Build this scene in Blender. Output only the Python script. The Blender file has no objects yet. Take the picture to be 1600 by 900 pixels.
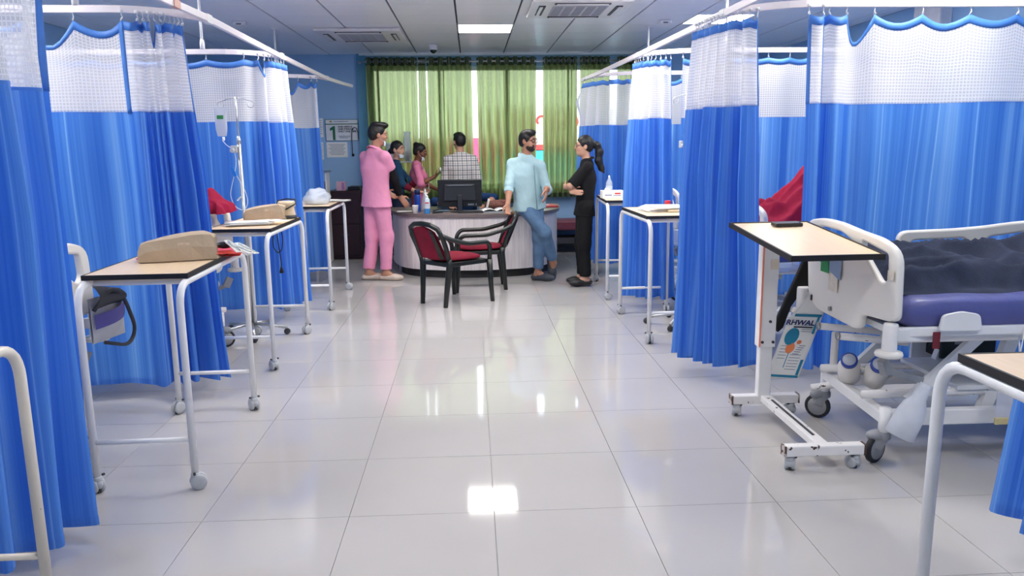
import bpy, bmesh, math, random
import numpy as np
from mathutils import Vector, Matrix, noise

# ------------------------------------------------------------------ camera, sky, exposure
SC = bpy.context.scene
COL = SC.collection
PI = math.pi

def camera(pitch, yaw, roll, h, f):
    fw = Vector((math.sin(yaw)*math.cos(pitch), math.cos(yaw)*math.cos(pitch), -math.sin(pitch)))
    ri = Vector((math.cos(yaw), -math.sin(yaw), 0)); up = ri.cross(fw)
    r2 = ri*math.cos(roll)+up*math.sin(roll); u2 = -ri*math.sin(roll)+up*math.cos(roll)
    cd = bpy.data.cameras.new('camera'); cd.sensor_width = 36; cd.lens = f/1600*36; cd.clip_start = .05
    o = bpy.data.objects.new('camera', cd); COL.objects.link(o)
    o.matrix_world = Matrix(((r2.x, u2.x, -fw.x, 0), (r2.y, u2.y, -fw.y, 0), (r2.z, u2.z, -fw.z, h), (0, 0, 0, 1)))
    SC.camera = o
camera(.1815, .0503, -.0112, 1.5017, 1210)

SC.view_settings.view_transform = 'Standard'; SC.view_settings.look = 'None'
SC.view_settings.gamma = 1; SC.view_settings.use_curve_mapping = False
SC.view_settings.exposure = 1.08
PANEL_GLOW = 13.0           # radiance of each ceiling light panel
SKY = 2.7                   # overcast daylight outside the window

w = bpy.data.worlds.new('sky'); SC.world = w; w.use_nodes = True
bg = w.node_tree.nodes['Background']; bg.inputs[0].default_value = (.86, .94, 1, 1); bg.inputs[1].default_value = SKY
SC.cycles.max_bounces = 10; SC.cycles.diffuse_bounces = 5; SC.cycles.transparent_max_bounces = 16
SC.cycles.sample_clamp_indirect = 6; SC.cycles.caustics_reflective = False; SC.cycles.caustics_refractive = False
SC.cycles.use_denoising = True

# ------------------------------------------------------------------ helpers
def lin(c):
    return tuple(((x/255)/12.92 if x/255 <= .04045 else ((x/255+.055)/1.055)**2.4) for x in c)

MATS = {}
def mat(name, rgb, rough=.5, metal=0, var=.06, scale=12, bump=0, bscale=200, trans=0, spec=.5, emit=0, coat=0, stretch=None, wear=None, rgb2=None):
    """procedural principled material; var = strength of a soft noise in the colour, trans = share of translucent cloth"""
    if name in MATS: return MATS[name]
    m = bpy.data.materials.new(name); m.use_nodes = True; MATS[name] = m
    nt = m.node_tree; N = nt.nodes; L = nt.links
    b = N['Principled BSDF']; out = N['Material Output']
    b.inputs['Roughness'].default_value = rough; b.inputs['Metallic'].default_value = metal
    b.inputs['Specular IOR Level'].default_value = spec; b.inputs['Coat Weight'].default_value = coat
    tc = N.new('ShaderNodeTexCoord'); mp = N.new('ShaderNodeMapping'); L.new(tc.outputs['Object'], mp.inputs[0])
    if stretch: mp.inputs['Scale'].default_value = stretch
    nz = N.new('ShaderNodeTexNoise'); nz.inputs['Scale'].default_value = scale; nz.inputs['Detail'].default_value = 4
    L.new(mp.outputs[0], nz.inputs['Vector'])
    c = lin(rgb); c2 = lin(rgb2) if rgb2 else None
    rp = N.new('ShaderNodeValToRGB'); e = rp.color_ramp.elements
    e[0].position = .3; e[1].position = .7
    e[0].color = tuple(x*(1-var) for x in c)+(1,); e[1].color = (tuple(min(1, x*(1+var)) for x in c) if not c2 else c2)+(1,)
    L.new(nz.outputs[0], rp.inputs[0])
    col = rp.outputs[0]
    if wear:      # chipped paint: (rgb under, scale, threshold)
        n2 = N.new('ShaderNodeTexNoise'); n2.inputs['Scale'].default_value = wear[1]; n2.inputs['Detail'].default_value = 6
        L.new(tc.outputs['Object'], n2.inputs['Vector'])
        r2 = N.new('ShaderNodeValToRGB'); r2.color_ramp.elements[0].position = wear[2]; r2.color_ramp.elements[1].position = wear[2]+.015
        L.new(n2.outputs[0], r2.inputs[0])
        mx = N.new('ShaderNodeMixRGB'); L.new(r2.outputs[0], mx.inputs[0]); L.new(col, mx.inputs[1]); mx.inputs[2].default_value = lin(wear[0])+(1,)
        col = mx.outputs[0]
    L.new(col, b.inputs['Base Color'])
    if emit:
        b.inputs['Emission Color'].default_value = c+(1,); b.inputs['Emission Strength'].default_value = emit
    if bump:
        nb = N.new('ShaderNodeTexNoise'); nb.inputs['Scale'].default_value = bscale; nb.inputs['Detail'].default_value = 3
        L.new(mp.outputs[0], nb.inputs['Vector'])
        bp = N.new('ShaderNodeBump'); bp.inputs['Strength'].default_value = bump; bp.inputs['Distance'].default_value = .01
        L.new(nb.outputs[0], bp.inputs['Height']); L.new(bp.outputs[0], b.inputs['Normal'])
    if trans:
        t = N.new('ShaderNodeBsdfTranslucent'); L.new(col, t.inputs[0])
        mx = N.new('ShaderNodeMixShader'); mx.inputs[0].default_value = trans
        L.new(b.outputs[0], mx.inputs[1]); L.new(t.outputs[0], mx.inputs[2]); L.new(mx.outputs[0], out.inputs[0])
    return m

def clear_mat(name, rgb=(255, 255, 255), see=.8, rough=.1, mixdiff=0.0):
    """thin clear plastic or glass: mostly straight through, a glossy skin, some milkiness"""
    if name in MATS: return MATS[name]
    m = bpy.data.materials.new(name); m.use_nodes = True; MATS[name] = m
    nt = m.node_tree; N = nt.nodes; L = nt.links; out = N['Material Output']; b = N['Principled BSDF']
    nz = N.new('ShaderNodeTexNoise'); nz.inputs['Scale'].default_value = 8
    rp = N.new('ShaderNodeValToRGB'); c = lin(rgb)
    rp.color_ramp.elements[0].color = tuple(x*.94 for x in c)+(1,); rp.color_ramp.elements[1].color = c+(1,)
    L.new(nz.outputs[0], rp.inputs[0]); L.new(rp.outputs[0], b.inputs['Base Color'])
    b.inputs['Roughness'].default_value = rough
    t = N.new('ShaderNodeBsdfTransparent'); L.new(rp.outputs[0], t.inputs[0])
    mx = N.new('ShaderNodeMixShader'); mx.inputs[0].default_value = see
    L.new(b.outputs[0], mx.inputs[1]); L.new(t.outputs[0], mx.inputs[2]); L.new(mx.outputs[0], out.inputs[0])
    return m

class MB:
    """collects shapes for ONE mesh object"""
    def __init__(s): s.v = []; s.f = []; s.uv = None
    def add(s, vs, fs):
        n = len(s.v); s.v += [tuple(v) for v in vs]; s.f += [tuple(i+n for i in f) for f in fs]; return s
    def box(s, c, d, M=None):
        x, y, z = d[0]/2, d[1]/2, d[2]/2
        vs = [Vector((a*x, b*y, e*z)) for a in (-1, 1) for b in (-1, 1) for e in (-1, 1)]
        if M is not None: vs = [M @ v for v in vs]
        vs = [v+Vector(c) for v in vs]
        return s.add(vs, [(0, 1, 3, 2), (4, 6, 7, 5), (0, 4, 5, 1), (2, 3, 7, 6), (0, 2, 6, 4), (1, 5, 7, 3)])
    def bar(s, a, b, wd, ht, up=(0, 0, 1)):
        a = Vector(a); b = Vector(b); d = (b-a); l = d.length; d.normalize()
        u = Vector(up); sd = d.cross(u)
        if sd.length < 1e-4: sd = d.cross(Vector((1, 0, 0)))
        sd.normalize(); u = sd.cross(d)
        M = Matrix((d, sd, u)).transposed()
        return s.box((a+b)/2, (l, wd, ht), M)
    def tube(s, pts, r, n=8, closed=False, cap=True):
        pts = [Vector(p) for p in pts]; k = len(pts)
        rr = r if isinstance(r, (list, tuple)) else [r]*k
        T = []
        for i in range(k):
            if closed: t = pts[(i+1) % k]-pts[i-1]
            else: t = pts[min(i+1, k-1)]-pts[max(i-1, 0)]
            T.append(t.normalized() if t.length > 1e-9 else Vector((0, 0, 1)))
        a = Vector((0, 0, 1)) if abs(T[0].z) < .9 else Vector((1, 0, 0))
        nrm = (a-T[0]*a.dot(T[0])).normalized(); vs = []
        for i in range(k):
            nrm = nrm-T[i]*nrm.dot(T[i]); nrm.normalize(); bi = T[i].cross(nrm)
            for j in range(n):
                q = 2*PI*j/n; vs.append(pts[i]+(nrm*math.cos(q)+bi*math.sin(q))*rr[i])
        fs = []
        for i in range(k if closed else k-1):
            a0 = i*n; b0 = ((i+1) % k)*n
            for j in range(n): fs.append((a0+j, a0+(j+1) % n, b0+(j+1) % n, b0+j))
        if cap and not closed: fs += [tuple(reversed(range(n))), tuple(range((k-1)*n, k*n))]
        return s.add(vs, fs)
    def lathe(s, prof, c=(0, 0, 0), n=16, M=None, cap=True):
        vs = []; fs = []; k = len(prof)
        for r, z in prof:
            for j in range(n):
                q = 2*PI*j/n; v = Vector((r*math.cos(q), r*math.sin(q), z))
                if M is not None: v = M @ v
                vs.append(v+Vector(c))
        for i in range(k-1):
            for j in range(n): fs.append((i*n+j, i*n+(j+1) % n, (i+1)*n+(j+1) % n, (i+1)*n+j))
        if cap: fs += [tuple(reversed(range(n))), tuple(range((k-1)*n, k*n))]
        return s.add(vs, fs)
    def ell(s, c, r, n=12, m=8, M=None):
        prof = []; vs = []; fs = []
        for i in range(m+1):
            p = PI*i/m
            for j in range(n):
                q = 2*PI*j/n; v = Vector((r[0]*math.sin(p)*math.cos(q), r[1]*math.sin(p)*math.sin(q), -r[2]*math.cos(p)))
                if M is not None: v = M @ v
                vs.append(v+Vector(c))
        for i in range(m):
            for j in range(n): fs.append((i*n+j, i*n+(j+1) % n, (i+1)*n+(j+1) % n, (i+1)*n+j))
        return s.add(vs, fs)
    def grid(s, fn, nu, nv, uvfn=None, closed=False):
        n0 = len(s.v); vs = []; uv = []
        for j in range(nv+1):
            for i in range(nu+1): vs.append(fn(i/nu, j/nv))
        fs = [(j*(nu+1)+i, j*(nu+1)+i+1, (j+1)*(nu+1)+i+1, (j+1)*(nu+1)+i) for j in range(nv) for i in range(nu)]
        if uvfn:
            if s.uv is None: s.uv = {}
            for j in range(nv+1):
                for i in range(nu+1): s.uv[n0+j*(nu+1)+i] = uvfn(i/nu, j/nv)
        return s.add(vs, fs)
    def prism(s, poly, z0, z1, M=None, c=(0, 0, 0)):
        n = len(poly); vs = [Vector((x, y, z)) for z in (z0, z1) for x, y in poly]
        if M is not None: vs = [M @ v for v in vs]
        vs = [v+Vector(c) for v in vs]
        return s.add(vs, [tuple(reversed(range(n))), tuple(range(n, 2*n))]+[(i, (i+1) % n, n+(i+1) % n, n+i) for i in range(n)])
    def mesh(s, name, m, smooth=False):
        me = bpy.data.meshes.new(name); me.from_pydata(s.v, [], s.f)
        if m: me.materials.append(m)
        if s.uv:
            ul = me.uv_layers.new(name='UVMap')
            for lp in me.loops: ul.data[lp.index].uv = s.uv.get(lp.vertex_index, (0, 0))
        if smooth: me.polygons.foreach_set('use_smooth', [True]*len(me.polygons))
        me.update(); return me
    def obj(s, name, m, parent=None, smooth=False, bevel=0, loc=None, solid=0, label=None):
        return link(name, s.mesh(name, m, smooth), parent, bevel, loc, solid, label)

def link(name, me, parent=None, bevel=0, loc=None, solid=0, label=None):
    o = bpy.data.objects.new(name, me); COL.objects.link(o)
    if parent: o.parent = parent
    if loc: o.location = loc
    if solid:
        q = o.modifiers.new('solid', 'SOLIDIFY'); q.thickness = solid; q.offset = 0
    if bevel:
        q = o.modifiers.new('bevel', 'BEVEL'); q.width = bevel; q.segments = 2; q.limit_method = 'ANGLE'; q.angle_limit = .7
    if label: o['label'] = label
    return o

def tag(o, label, cat, group=None):
    o['label'] = label; o['category'] = cat
    if group: o['group'] = group
    return o
def thing(name, label, cat, loc=(0, 0, 0), rz=0, group=None):
    o = bpy.data.objects.new(name, None); COL.objects.link(o); o.empty_display_size = .1
    o.location = loc; o.rotation_euler = (0, 0, rz)
    return tag(o, label, cat, group)
def struct(o): o['kind'] = 'structure'; return o
def dup(root, loc, rz=None, label=None, skip=()):
    """a copy of a thing with copies of its parts and sub-parts"""
    r = root.copy(); COL.objects.link(r); r.location = loc
    if rz is not None: r.rotation_euler = (0, 0, rz)
    if label: r['label'] = label
    for ch in list(root.children):
        if ch.name.split('.')[0] in skip: continue
        c = ch.copy(); COL.objects.link(c); c.parent = r
        for g in list(ch.children):
            d = g.copy(); COL.objects.link(d); d.parent = c
    return r

def fillet(pts, r, k=5):
    """rounds the inner corners of a polyline"""
    P = [Vector(p) for p in pts]; out = [P[0]]
    for i in range(1, len(P)-1):
        a = (P[i-1]-P[i]); b = (P[i+1]-P[i]); d = min(r, a.length*.49, b.length*.49)
        a.normalize(); b.normalize(); s = P[i]+a*d; e = P[i]+b*d
        for j in range(k+1):
            t = j/k; out.append(s*(1-t)**2+P[i]*2*t*(1-t)+e*t*t)
    return out+[P[-1]]

def smooth_loop(pts, sub=4):
    """closed Catmull-Rom through 2D points"""
    n = len(pts); out = []
    for i in range(n):
        p0, p1, p2, p3 = [Vector((pts[(i+k-1) % n][0], pts[(i+k-1) % n][1], 0)) for k in range(4)]
        for j in range(sub):
            t = j/sub
            q = .5*((2*p1)+(p2-p0)*t+(2*p0-5*p1+4*p2-p3)*t*t+(3*p1-p0-3*p2+p3)*t**3); out.append((q.x, q.y))
    return out
def round_poly(pts, r, k=4):
    n = len(pts); out = []
    for i in range(n):
        p = Vector(pts[i]).to_3d(); a = Vector(pts[i-1]).to_3d()-p; b = Vector(pts[(i+1) % n]).to_3d()-p
        rr = r[i] if isinstance(r, (list, tuple)) else r
        d = min(rr, a.length*.49, b.length*.49); a.normalize(); b.normalize(); s = p+a*d; e = p+b*d
        for j in range(k+1):
            t = j/k; q = s*(1-t)**2+p*2*t*(1-t)+e*t*t; out.append((q.x, q.y))
    return out

def bake(o):
    dg = bpy.context.evaluated_depsgraph_get(); dg.update()
    me = bpy.data.meshes.new_from_object(o.evaluated_get(dg)); d = o.data
    bpy.data.objects.remove(o); 
    if isinstance(d, bpy.types.Curve): bpy.data.curves.remove(d)
    return me
def inset(lp, d):
    """moves every side of a closed loop inwards by d"""
    n = len(lp); A = sum(lp[i-1][0]*lp[i][1]-lp[i][0]*lp[i-1][1] for i in range(n)); sg = 1 if A > 0 else -1; out = []
    for i in range(n):
        p = Vector(lp[i]).to_2d(); a = (p-Vector(lp[i-1]).to_2d()); b = (Vector(lp[(i+1) % n]).to_2d()-p)
        if a.length < 1e-7 or b.length < 1e-7: continue
        a.normalize(); b.normalize(); na, nb = Vector((-a.y, a.x))*sg, Vector((-b.y, b.x))*sg; m = na+nb
        if m.length < .2: continue
        m.normalize(); out.append(tuple(p+m*d/max(.5, m.dot(na))))
    return out
def panel_mesh(loops, th, bevel, M=None, m=None, name='panel'):
    """flat board with holes: first loop outside, the others cut out"""
    cu = bpy.data.curves.new('tmp', 'CURVE'); cu.dimensions = '2D'; cu.fill_mode = 'BOTH'
    cu.extrude = max(th/2-bevel, .0001); cu.bevel_depth = bevel; cu.bevel_resolution = 2
    for li, lp in enumerate(loops):
        lp = inset(lp, bevel*(1 if li == 0 else -1))
        sp = cu.splines.new('POLY'); sp.points.add(len(lp)-1); sp.use_cyclic_u = True
        for p, q in zip(sp.points, lp): p.co = (q[0], q[1], 0, 1)
    o = bpy.data.objects.new('tmp', cu); COL.objects.link(o); me = bake(o); me.name = name
    if M is not None: me.transform(M)
    me.materials.clear()
    if m: me.materials.append(m)
    return me
def text_mesh(txt, size, m, M, depth=.0006, align='LEFT', bold=0, name='lettering'):
    cu = bpy.data.curves.new('tmp', 'FONT'); cu.body = txt; cu.size = size; cu.extrude = depth; cu.align_x = align; cu.offset = bold; cu.resolution_u = 2
    o = bpy.data.objects.new('tmp', cu); COL.objects.link(o)
    dg = bpy.context.evaluated_depsgraph_get(); dg.update(); me = bpy.data.meshes.new_from_object(o.evaluated_get(dg))
    bpy.data.objects.remove(o); bpy.data.curves.remove(cu)
    me.name = name; me.transform(M); me.materials.clear(); me.materials.append(m); return me
def rot(axis, a): return Matrix.Rotation(a, 4, axis)
def mv(x, y, z): return Matrix.Translation((x, y, z))
XZ = Matrix(((1, 0, 0, 0), (0, 0, -1, 0), (0, 1, 0, 0), (0, 0, 0, 1)))      # a drawing in xy stood up facing -Y
R3 = lambda axis, a: Matrix.Rotation(a, 3, axis)

# ------------------------------------------------------------------ room shell
WL, WR, WB, WF, CH = -4.25, 4.27, 11.2, -1.8, 2.77
M_floor = mat('glazed_floor_tile', (187, 184, 183), rough=.055, var=.015, scale=2.5, spec=.5)
M_grout = mat('grey_grout', (150, 148, 148), rough=.8)
M_wall = mat('blue_wall_paint', (150, 190, 228), rough=.55, var=.03, scale=3, bump=.05)
M_wall_teal = mat('teal_blue_pillar_paint', (92, 158, 190), rough=.5, var=.03, scale=3)
M_ceil = mat('grey_white_ceiling_panel', (244, 244, 250), rough=.33, var=.015, scale=3, spec=.4)
M_ceilgap = mat('dark_ceiling_gap', (70, 72, 84), rough=.8)
M_white = mat('white_powder_coat', (236, 236, 238), rough=.3, var=.02)
M_rail = mat('pinkish_white_rail_paint', (240, 232, 238), rough=.3, var=.02)

FX, FY = -.533, 3.012      # the tile grid
fl = struct(MB().box(((WL+WR)/2, (WF+WB)/2, -.06), (WR-WL+.4, WB-WF+.4, .108)).obj('floor', M_grout))
tile_me = MB().box((0, 0, -.005), (.5975, .5975, .01)).mesh('floor_tile', M_floor)
i0 = math.ceil((WL-FX)/.6)-1; rest = MB()
for i in range(i0, i0+16):
    for j in range(-9, 14):
        x0, y0 = FX+.6*i, FY+.6*j
        a, b, c, d = max(x0, WL), min(x0+.6, WR), max(y0, WF), min(y0+.6, WB)
        if b-a < .02 or d-c < .02: continue
        if j < -3: rest.box(((a+b)/2, (c+d)/2, -.005), (b-a-.0025, d-c-.0025, .01))
        elif b-a > .599 and d-c > .599: link('floor_tile', tile_me, fl, loc=(x0+.3, y0+.3, 0))
        else: MB().box(((a+b)/2, (c+d)/2, -.005), (b-a-.0025, d-c-.0025, .01)).obj('floor_tile', M_floor, fl)
o = rest.obj('floor_tile_rows', M_floor, fl); o['kind'] = 'stuff'

# walls; the back wall has the window opening
WX0, WX1, WZ0, WZ1 = -1.36, 2.42, .92, 2.6
b = MB(); T = .2
b.box(((WL+WX0)/2, WB+T/2, CH/2), (WX0-WL, T, CH)); b.box(((WR+WX1)/2, WB+T/2, CH/2), (WR-WX1, T, CH))
b.box(((WX0+WX1)/2, WB+T/2, WZ0/2), (WX1-WX0, T, WZ0)); b.box(((WX0+WX1)/2, WB+T/2, (WZ1+CH)/2), (WX1-WX0, T, CH-WZ1))
struct(b.obj('wall_back', M_wall))
struct(MB().box((WL-T/2, (WF+WB)/2, CH/2), (T, WB-WF, CH)).obj('wall_left', M_wall))
struct(MB().box((WR+T/2, (WF+WB)/2, CH/2), (T, WB-WF, CH)).obj('wall_right', M_wall))
struct(MB().box(((WL+WR)/2, WF-T/2, CH/2), (WR-WL, T, CH)).obj('wall_front', M_wall))
struct(MB().box((-1.485, WB-.03, CH/2), (.13, .06, CH)).obj('trim_1', M_wall_teal))
struct(MB().box(((WL+WR)/2, WB-.008, .05), (WR-WL, .016, .1)).obj('baseboard_back', mat('grey_skirting', (120, 124, 132), rough=.5)))
struct(MB().box(((WX0+WX1)/2, WB-.04, CH-.012), (WX1-WX0+.3, .08, .024)).obj('trim_2', M_white))

# ceiling: panels between dark joints, with lamps and air conditioners let in
ce = struct(MB().box(((WL+WR)/2, (WF+WB)/2, CH+.06), (WR-WL+.4, WB-WF+.4, .09)).obj('ceiling', M_ceilgap))
CX, CY = -.118, 8.58
lamps = [(0, 0), (4, -1)]+[(i, -4) for i in (-5, -2, 0, 2, 4)]+[(i, j) for j in (-8, -12) for i in (0, 4, -5)]      # grid cells with a light panel; the unseen rows are added to brighten the ward
ct_me = MB().box((0, 0, .0075), (.582, .5955, .015)).mesh('ceiling_panel', M_ceil)
for i in range(-7, 8):
    for j in range(-18, 5):
        x0, y0 = CX+.6*i, CY+.6*j
        a, b_, c, d = max(x0, WL), min(x0+.6, WR), max(y0, WF), min(y0+.6, WB)
        if b_-a < .03 or d-c < .03 or (i, j) in lamps: continue
        if j < -9 and not (b_-a > .599 and d-c > .599): continue
        if b_-a > .599 and d-c > .599: link('ceiling_panel', ct_me, ce, loc=(x0+.3, y0+.3, CH))
        else: MB().box(((a+b_)/2, (c+d)/2, CH+.0075), (b_-a-.018, d-c-.0045, .015)).obj('ceiling_panel', M_ceil, ce)
def lamp_mat():
    m = bpy.data.materials.new('lit_lamp_diffuser'); m.use_nodes = True; N = m.node_tree.nodes; b = N['Principled BSDF']
    b.inputs['Base Color'].default_value = (.9, .9, .9, 1); b.inputs['Emission Color'].default_value = (1, .965, .90, 1)
    b.inputs['Emission Strength'].default_value = PANEL_GLOW; return m
M_lamp = lamp_mat()
names = {(0, 0): 'lit square ceiling lamp in the middle of the ward near the green curtains', (4, -1): 'lit square ceiling lamp above the bunched curtain on the right',
         (-5, -1): 'lit square ceiling lamp over the far left bed bay'}
for (i, j) in lamps:
    t = thing('ceiling_lamp', names.get((i, j), 'added unseen square ceiling lamp in the %s row from the window, %s' % ({-4: 'second', -8: 'third', -12: 'last'}.get(j), {0: 'over the aisle', 4: 'over the right beds', -5: 'over the left beds', -2: 'left of the aisle', 2: 'right of the aisle'}.get(i))), 'lamp', (CX+.6*i+.3, CY+.6*j+.3, CH-.001), group='square lamps in the ceiling')
    MB().box((0, 0, .006), (.575, .575, .008)).obj('diffuser', M_lamp, t)
    f = MB()
    for s in (-1, 1): f.box((s*.292, 0, .006), (.012, .596, .016)); f.box((0, s*.292, .006), (.572, .012, .016))
    f.obj('lamp_frame', M_white, t)

# ------------------------------------------------------------------ window, the street outside
win = struct(bpy.data.objects.new('window_1', None)); COL.objects.link(win)
M_alu = mat('white_window_frame', (225, 228, 230), rough=.4)
M_glass = clear_mat('window_glass', (250, 253, 255), see=.93, rough=.03)
fr = MB(); zc, xc = (WZ0+WZ1)/2, (WX0+WX1)/2; yw = WB+.1
for z in (WZ0+.025, WZ1-.025): fr.box((xc, yw, z), (WX1-WX0, .06, .05))
for x in (WX0+.025, WX1-.025): fr.box((x, yw, zc), (.05, .06, WZ1-WZ0))
fr.obj('window_frame', M_alu, win)
nb = 4; wx = (WX1-WX0-.1)/nb
for k in range(nb):
    x = WX0+.05+wx*(k+.5)
    MB().box((x, yw, zc), (wx-.02, .006, WZ1-WZ0-.1)).obj('pane', M_glass, win)
    if k: MB().box((x-wx/2, yw, zc), (.045, .05, WZ1-WZ0-.1)).obj('mullion', M_alu, win)
struct(MB().box((xc, WB-.03, WZ0-.02), (WX1-WX0+.06, .1, .03)).obj('window_sill', M_alu, win))

M_fac = mat('brown_facade', (138, 112, 88), rough=.8, var=.15, scale=1.5); M_roofw = mat('pale_facade', (222, 226, 222), rough=.7)
bd = thing('street_building', 'brown and pale shop building with bright sign boards outside the window', 'building', (1, 19, 0))
MB().box((0, 1, .35), (16, 2, 2.7)).obj('lower_wall', M_fac, bd); MB().box((0, -.05, 1.1), (15.5, .1, .5)).obj('awning', mat('dull_red_awning', (150, 84, 62), rough=.7), bd)
sg = MB().box((.88, -.18, 1.95), (3.2, .1, .85)).obj('sign_board', mat('cream_sign_board', (232, 226, 200), rough=.5, emit=0), bd)
red = mat('red_sign_paint', (214, 50, 48), rough=.5)
def curl(x, z, s):
    return [(x+s*(.5*math.cos(a)*(1-a/9)), -.245, z+s*.5*math.sin(a)*(1-a/9)) for a in [k*.35-1 for k in range(15)]]
g = MB()
for k in range(8): g.tube(curl(-.4+.36*k, 1.95+(.12 if k % 2 else -.1), .3), .03, 5)
g.obj('red_script', red, sg)
MB().box((.88, -.2, 1.46), (3.2, .1, .12)).obj('red_strip', red, bd)
MB().box((1.3, -.22, 1.05), (2.2, .1, .66)).obj('cyan_board', mat('cyan_board_paint', (52, 190, 208), rough=.5), bd)
MB().box((-1.2, -.22, 1.35), (1.3, .1, .7)).obj('pink_board', mat('pink_board_paint', (226, 70, 110), rough=.5), bd)
MB().box((0, -.24, .4), (15, .1, .5)).obj('white_band', M_roofw, bd)
struct(MB().box((0, 20, -.9), (40, 17, .4)).obj('ground_outside', mat('street_asphalt', (150, 148, 142), rough=.9)))

# ------------------------------------------------------------------ curtain rails hung from the ceiling
RZ = 2.275
def arc(c, r, a0, a1, n=8): return [(c[0]+r*math.cos(a0+(a1-a0)*k/n), c[1]+r*math.sin(a0+(a1-a0)*k/n)) for k in range(n+1)]
def strip(mb, pts, z0, z1, t=.024):
    """upright ribbon of thickness t along a plan polyline"""
    n = len(pts); vs = []
    for i, p in enumerate(pts):
        p = Vector(p); d = (Vector(pts[min(i+1, n-1)])-Vector(pts[max(i-1, 0)])).normalized(); q = Vector((-d.y, d.x))*t/2
        vs += [(p.x+q.x, p.y+q.y, z0), (p.x-q.x, p.y-q.y, z0), (p.x-q.x, p.y-q.y, z1), (p.x+q.x, p.y+q.y, z1)]
    fs = [(3, 2, 1, 0), (n*4-4, n*4-3, n*4-2, n*4-1)]
    for i in range(n-1):
        for k in range(4): fs.append((i*4+k, i*4+(k+1) % 4, i*4+4+(k+1) % 4, i*4+4+k))
    mb.add(vs, fs)
def rail(name_lbl, long_pts, side, ys, rods, xs):
    t = thing('curtain_rail', name_lbl, 'curtain rail')
    m = MB(); strip(m, long_pts, RZ-.02, RZ+.02); m.obj('aisle_rail', M_rail, t, bevel=.003)
    for y, xj in zip(ys, xs):
        r = .45; m = MB(); wl = WL if side < 0 else WR
        a = arc((xj+side*r, y+r), r, -PI/2, (-PI if side < 0 else 0)-(0 if side < 0 else 0), 8) if False else None
        pts = [(wl, y)]+[(xj+side*r*(1-math.sin(q)), y+r*(1-math.cos(q))) for q in [PI/2*k/8 for k in range(9)]]
        strip(m, pts, RZ-.021, RZ+.019); o = m.obj('cross_rail', M_rail, t, bevel=.003)
        e = MB().box((wl-side*.01, y, RZ), (.02, .07, .09)); e.obj('wall_bracket', M_white, o)
        MB().box((xj, y+r-.1, RZ), (.034, .09, .05)).obj('rail_joint', M_white, o)
    for x, y in rods:
        o = MB().tube([(x, y, RZ+.02), (x, y, CH)], .011, 8).lathe([(.02, 0), (.02, .05), (.012, .08)], (x, y, RZ+.02), 8).obj('hanging_rod', M_white, t, smooth=True)
        MB().lathe([(.035, 0), (.035, .012)], (x, y, CH-.013), 12).obj('rod_flange', M_white, o)
    return t
YL, YR = (2.65, 4.62, 6.60, 8.78), (2.55, 4.50, 6.68, 8.72)
rl = rail('white curtain rail with cross arms over the left row of bed bays', [(-1.66, 1.0), (-1.62, 3), (-1.565, 4.9), (-1.60, 6.7), (-1.61, 8.8), (-1.60, 9.25), (-1.56, 9.8), (-1.50, 10.3)], -1, YL,
          [(-2.13, 2.65), (-2.17, 4.62), (-2.14, 6.60), (-2.08, 8.78)], (-1.63, -1.57, -1.60, -1.61))
rr = rail('white curtain rail with cross arms over the right row of bed bays', [(1.66, 1.0), (1.60, 3), (1.545, 4.9), (1.49, 6.8), (1.42, 8.6), (1.36, 9.6)], 1, YR,
          [(2.3, 2.55), (2.28, 4.50), (2.16, 6.68), (1.96, 8.72)], (1.605, 1.55, 1.495, 1.42))
MB().box((-1.575, 4.47, RZ), (.027, .09, .042)).obj('rail_sticker', mat('orange_sticker', (226, 168, 150)), rl, label='faded orange sticker')

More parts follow.
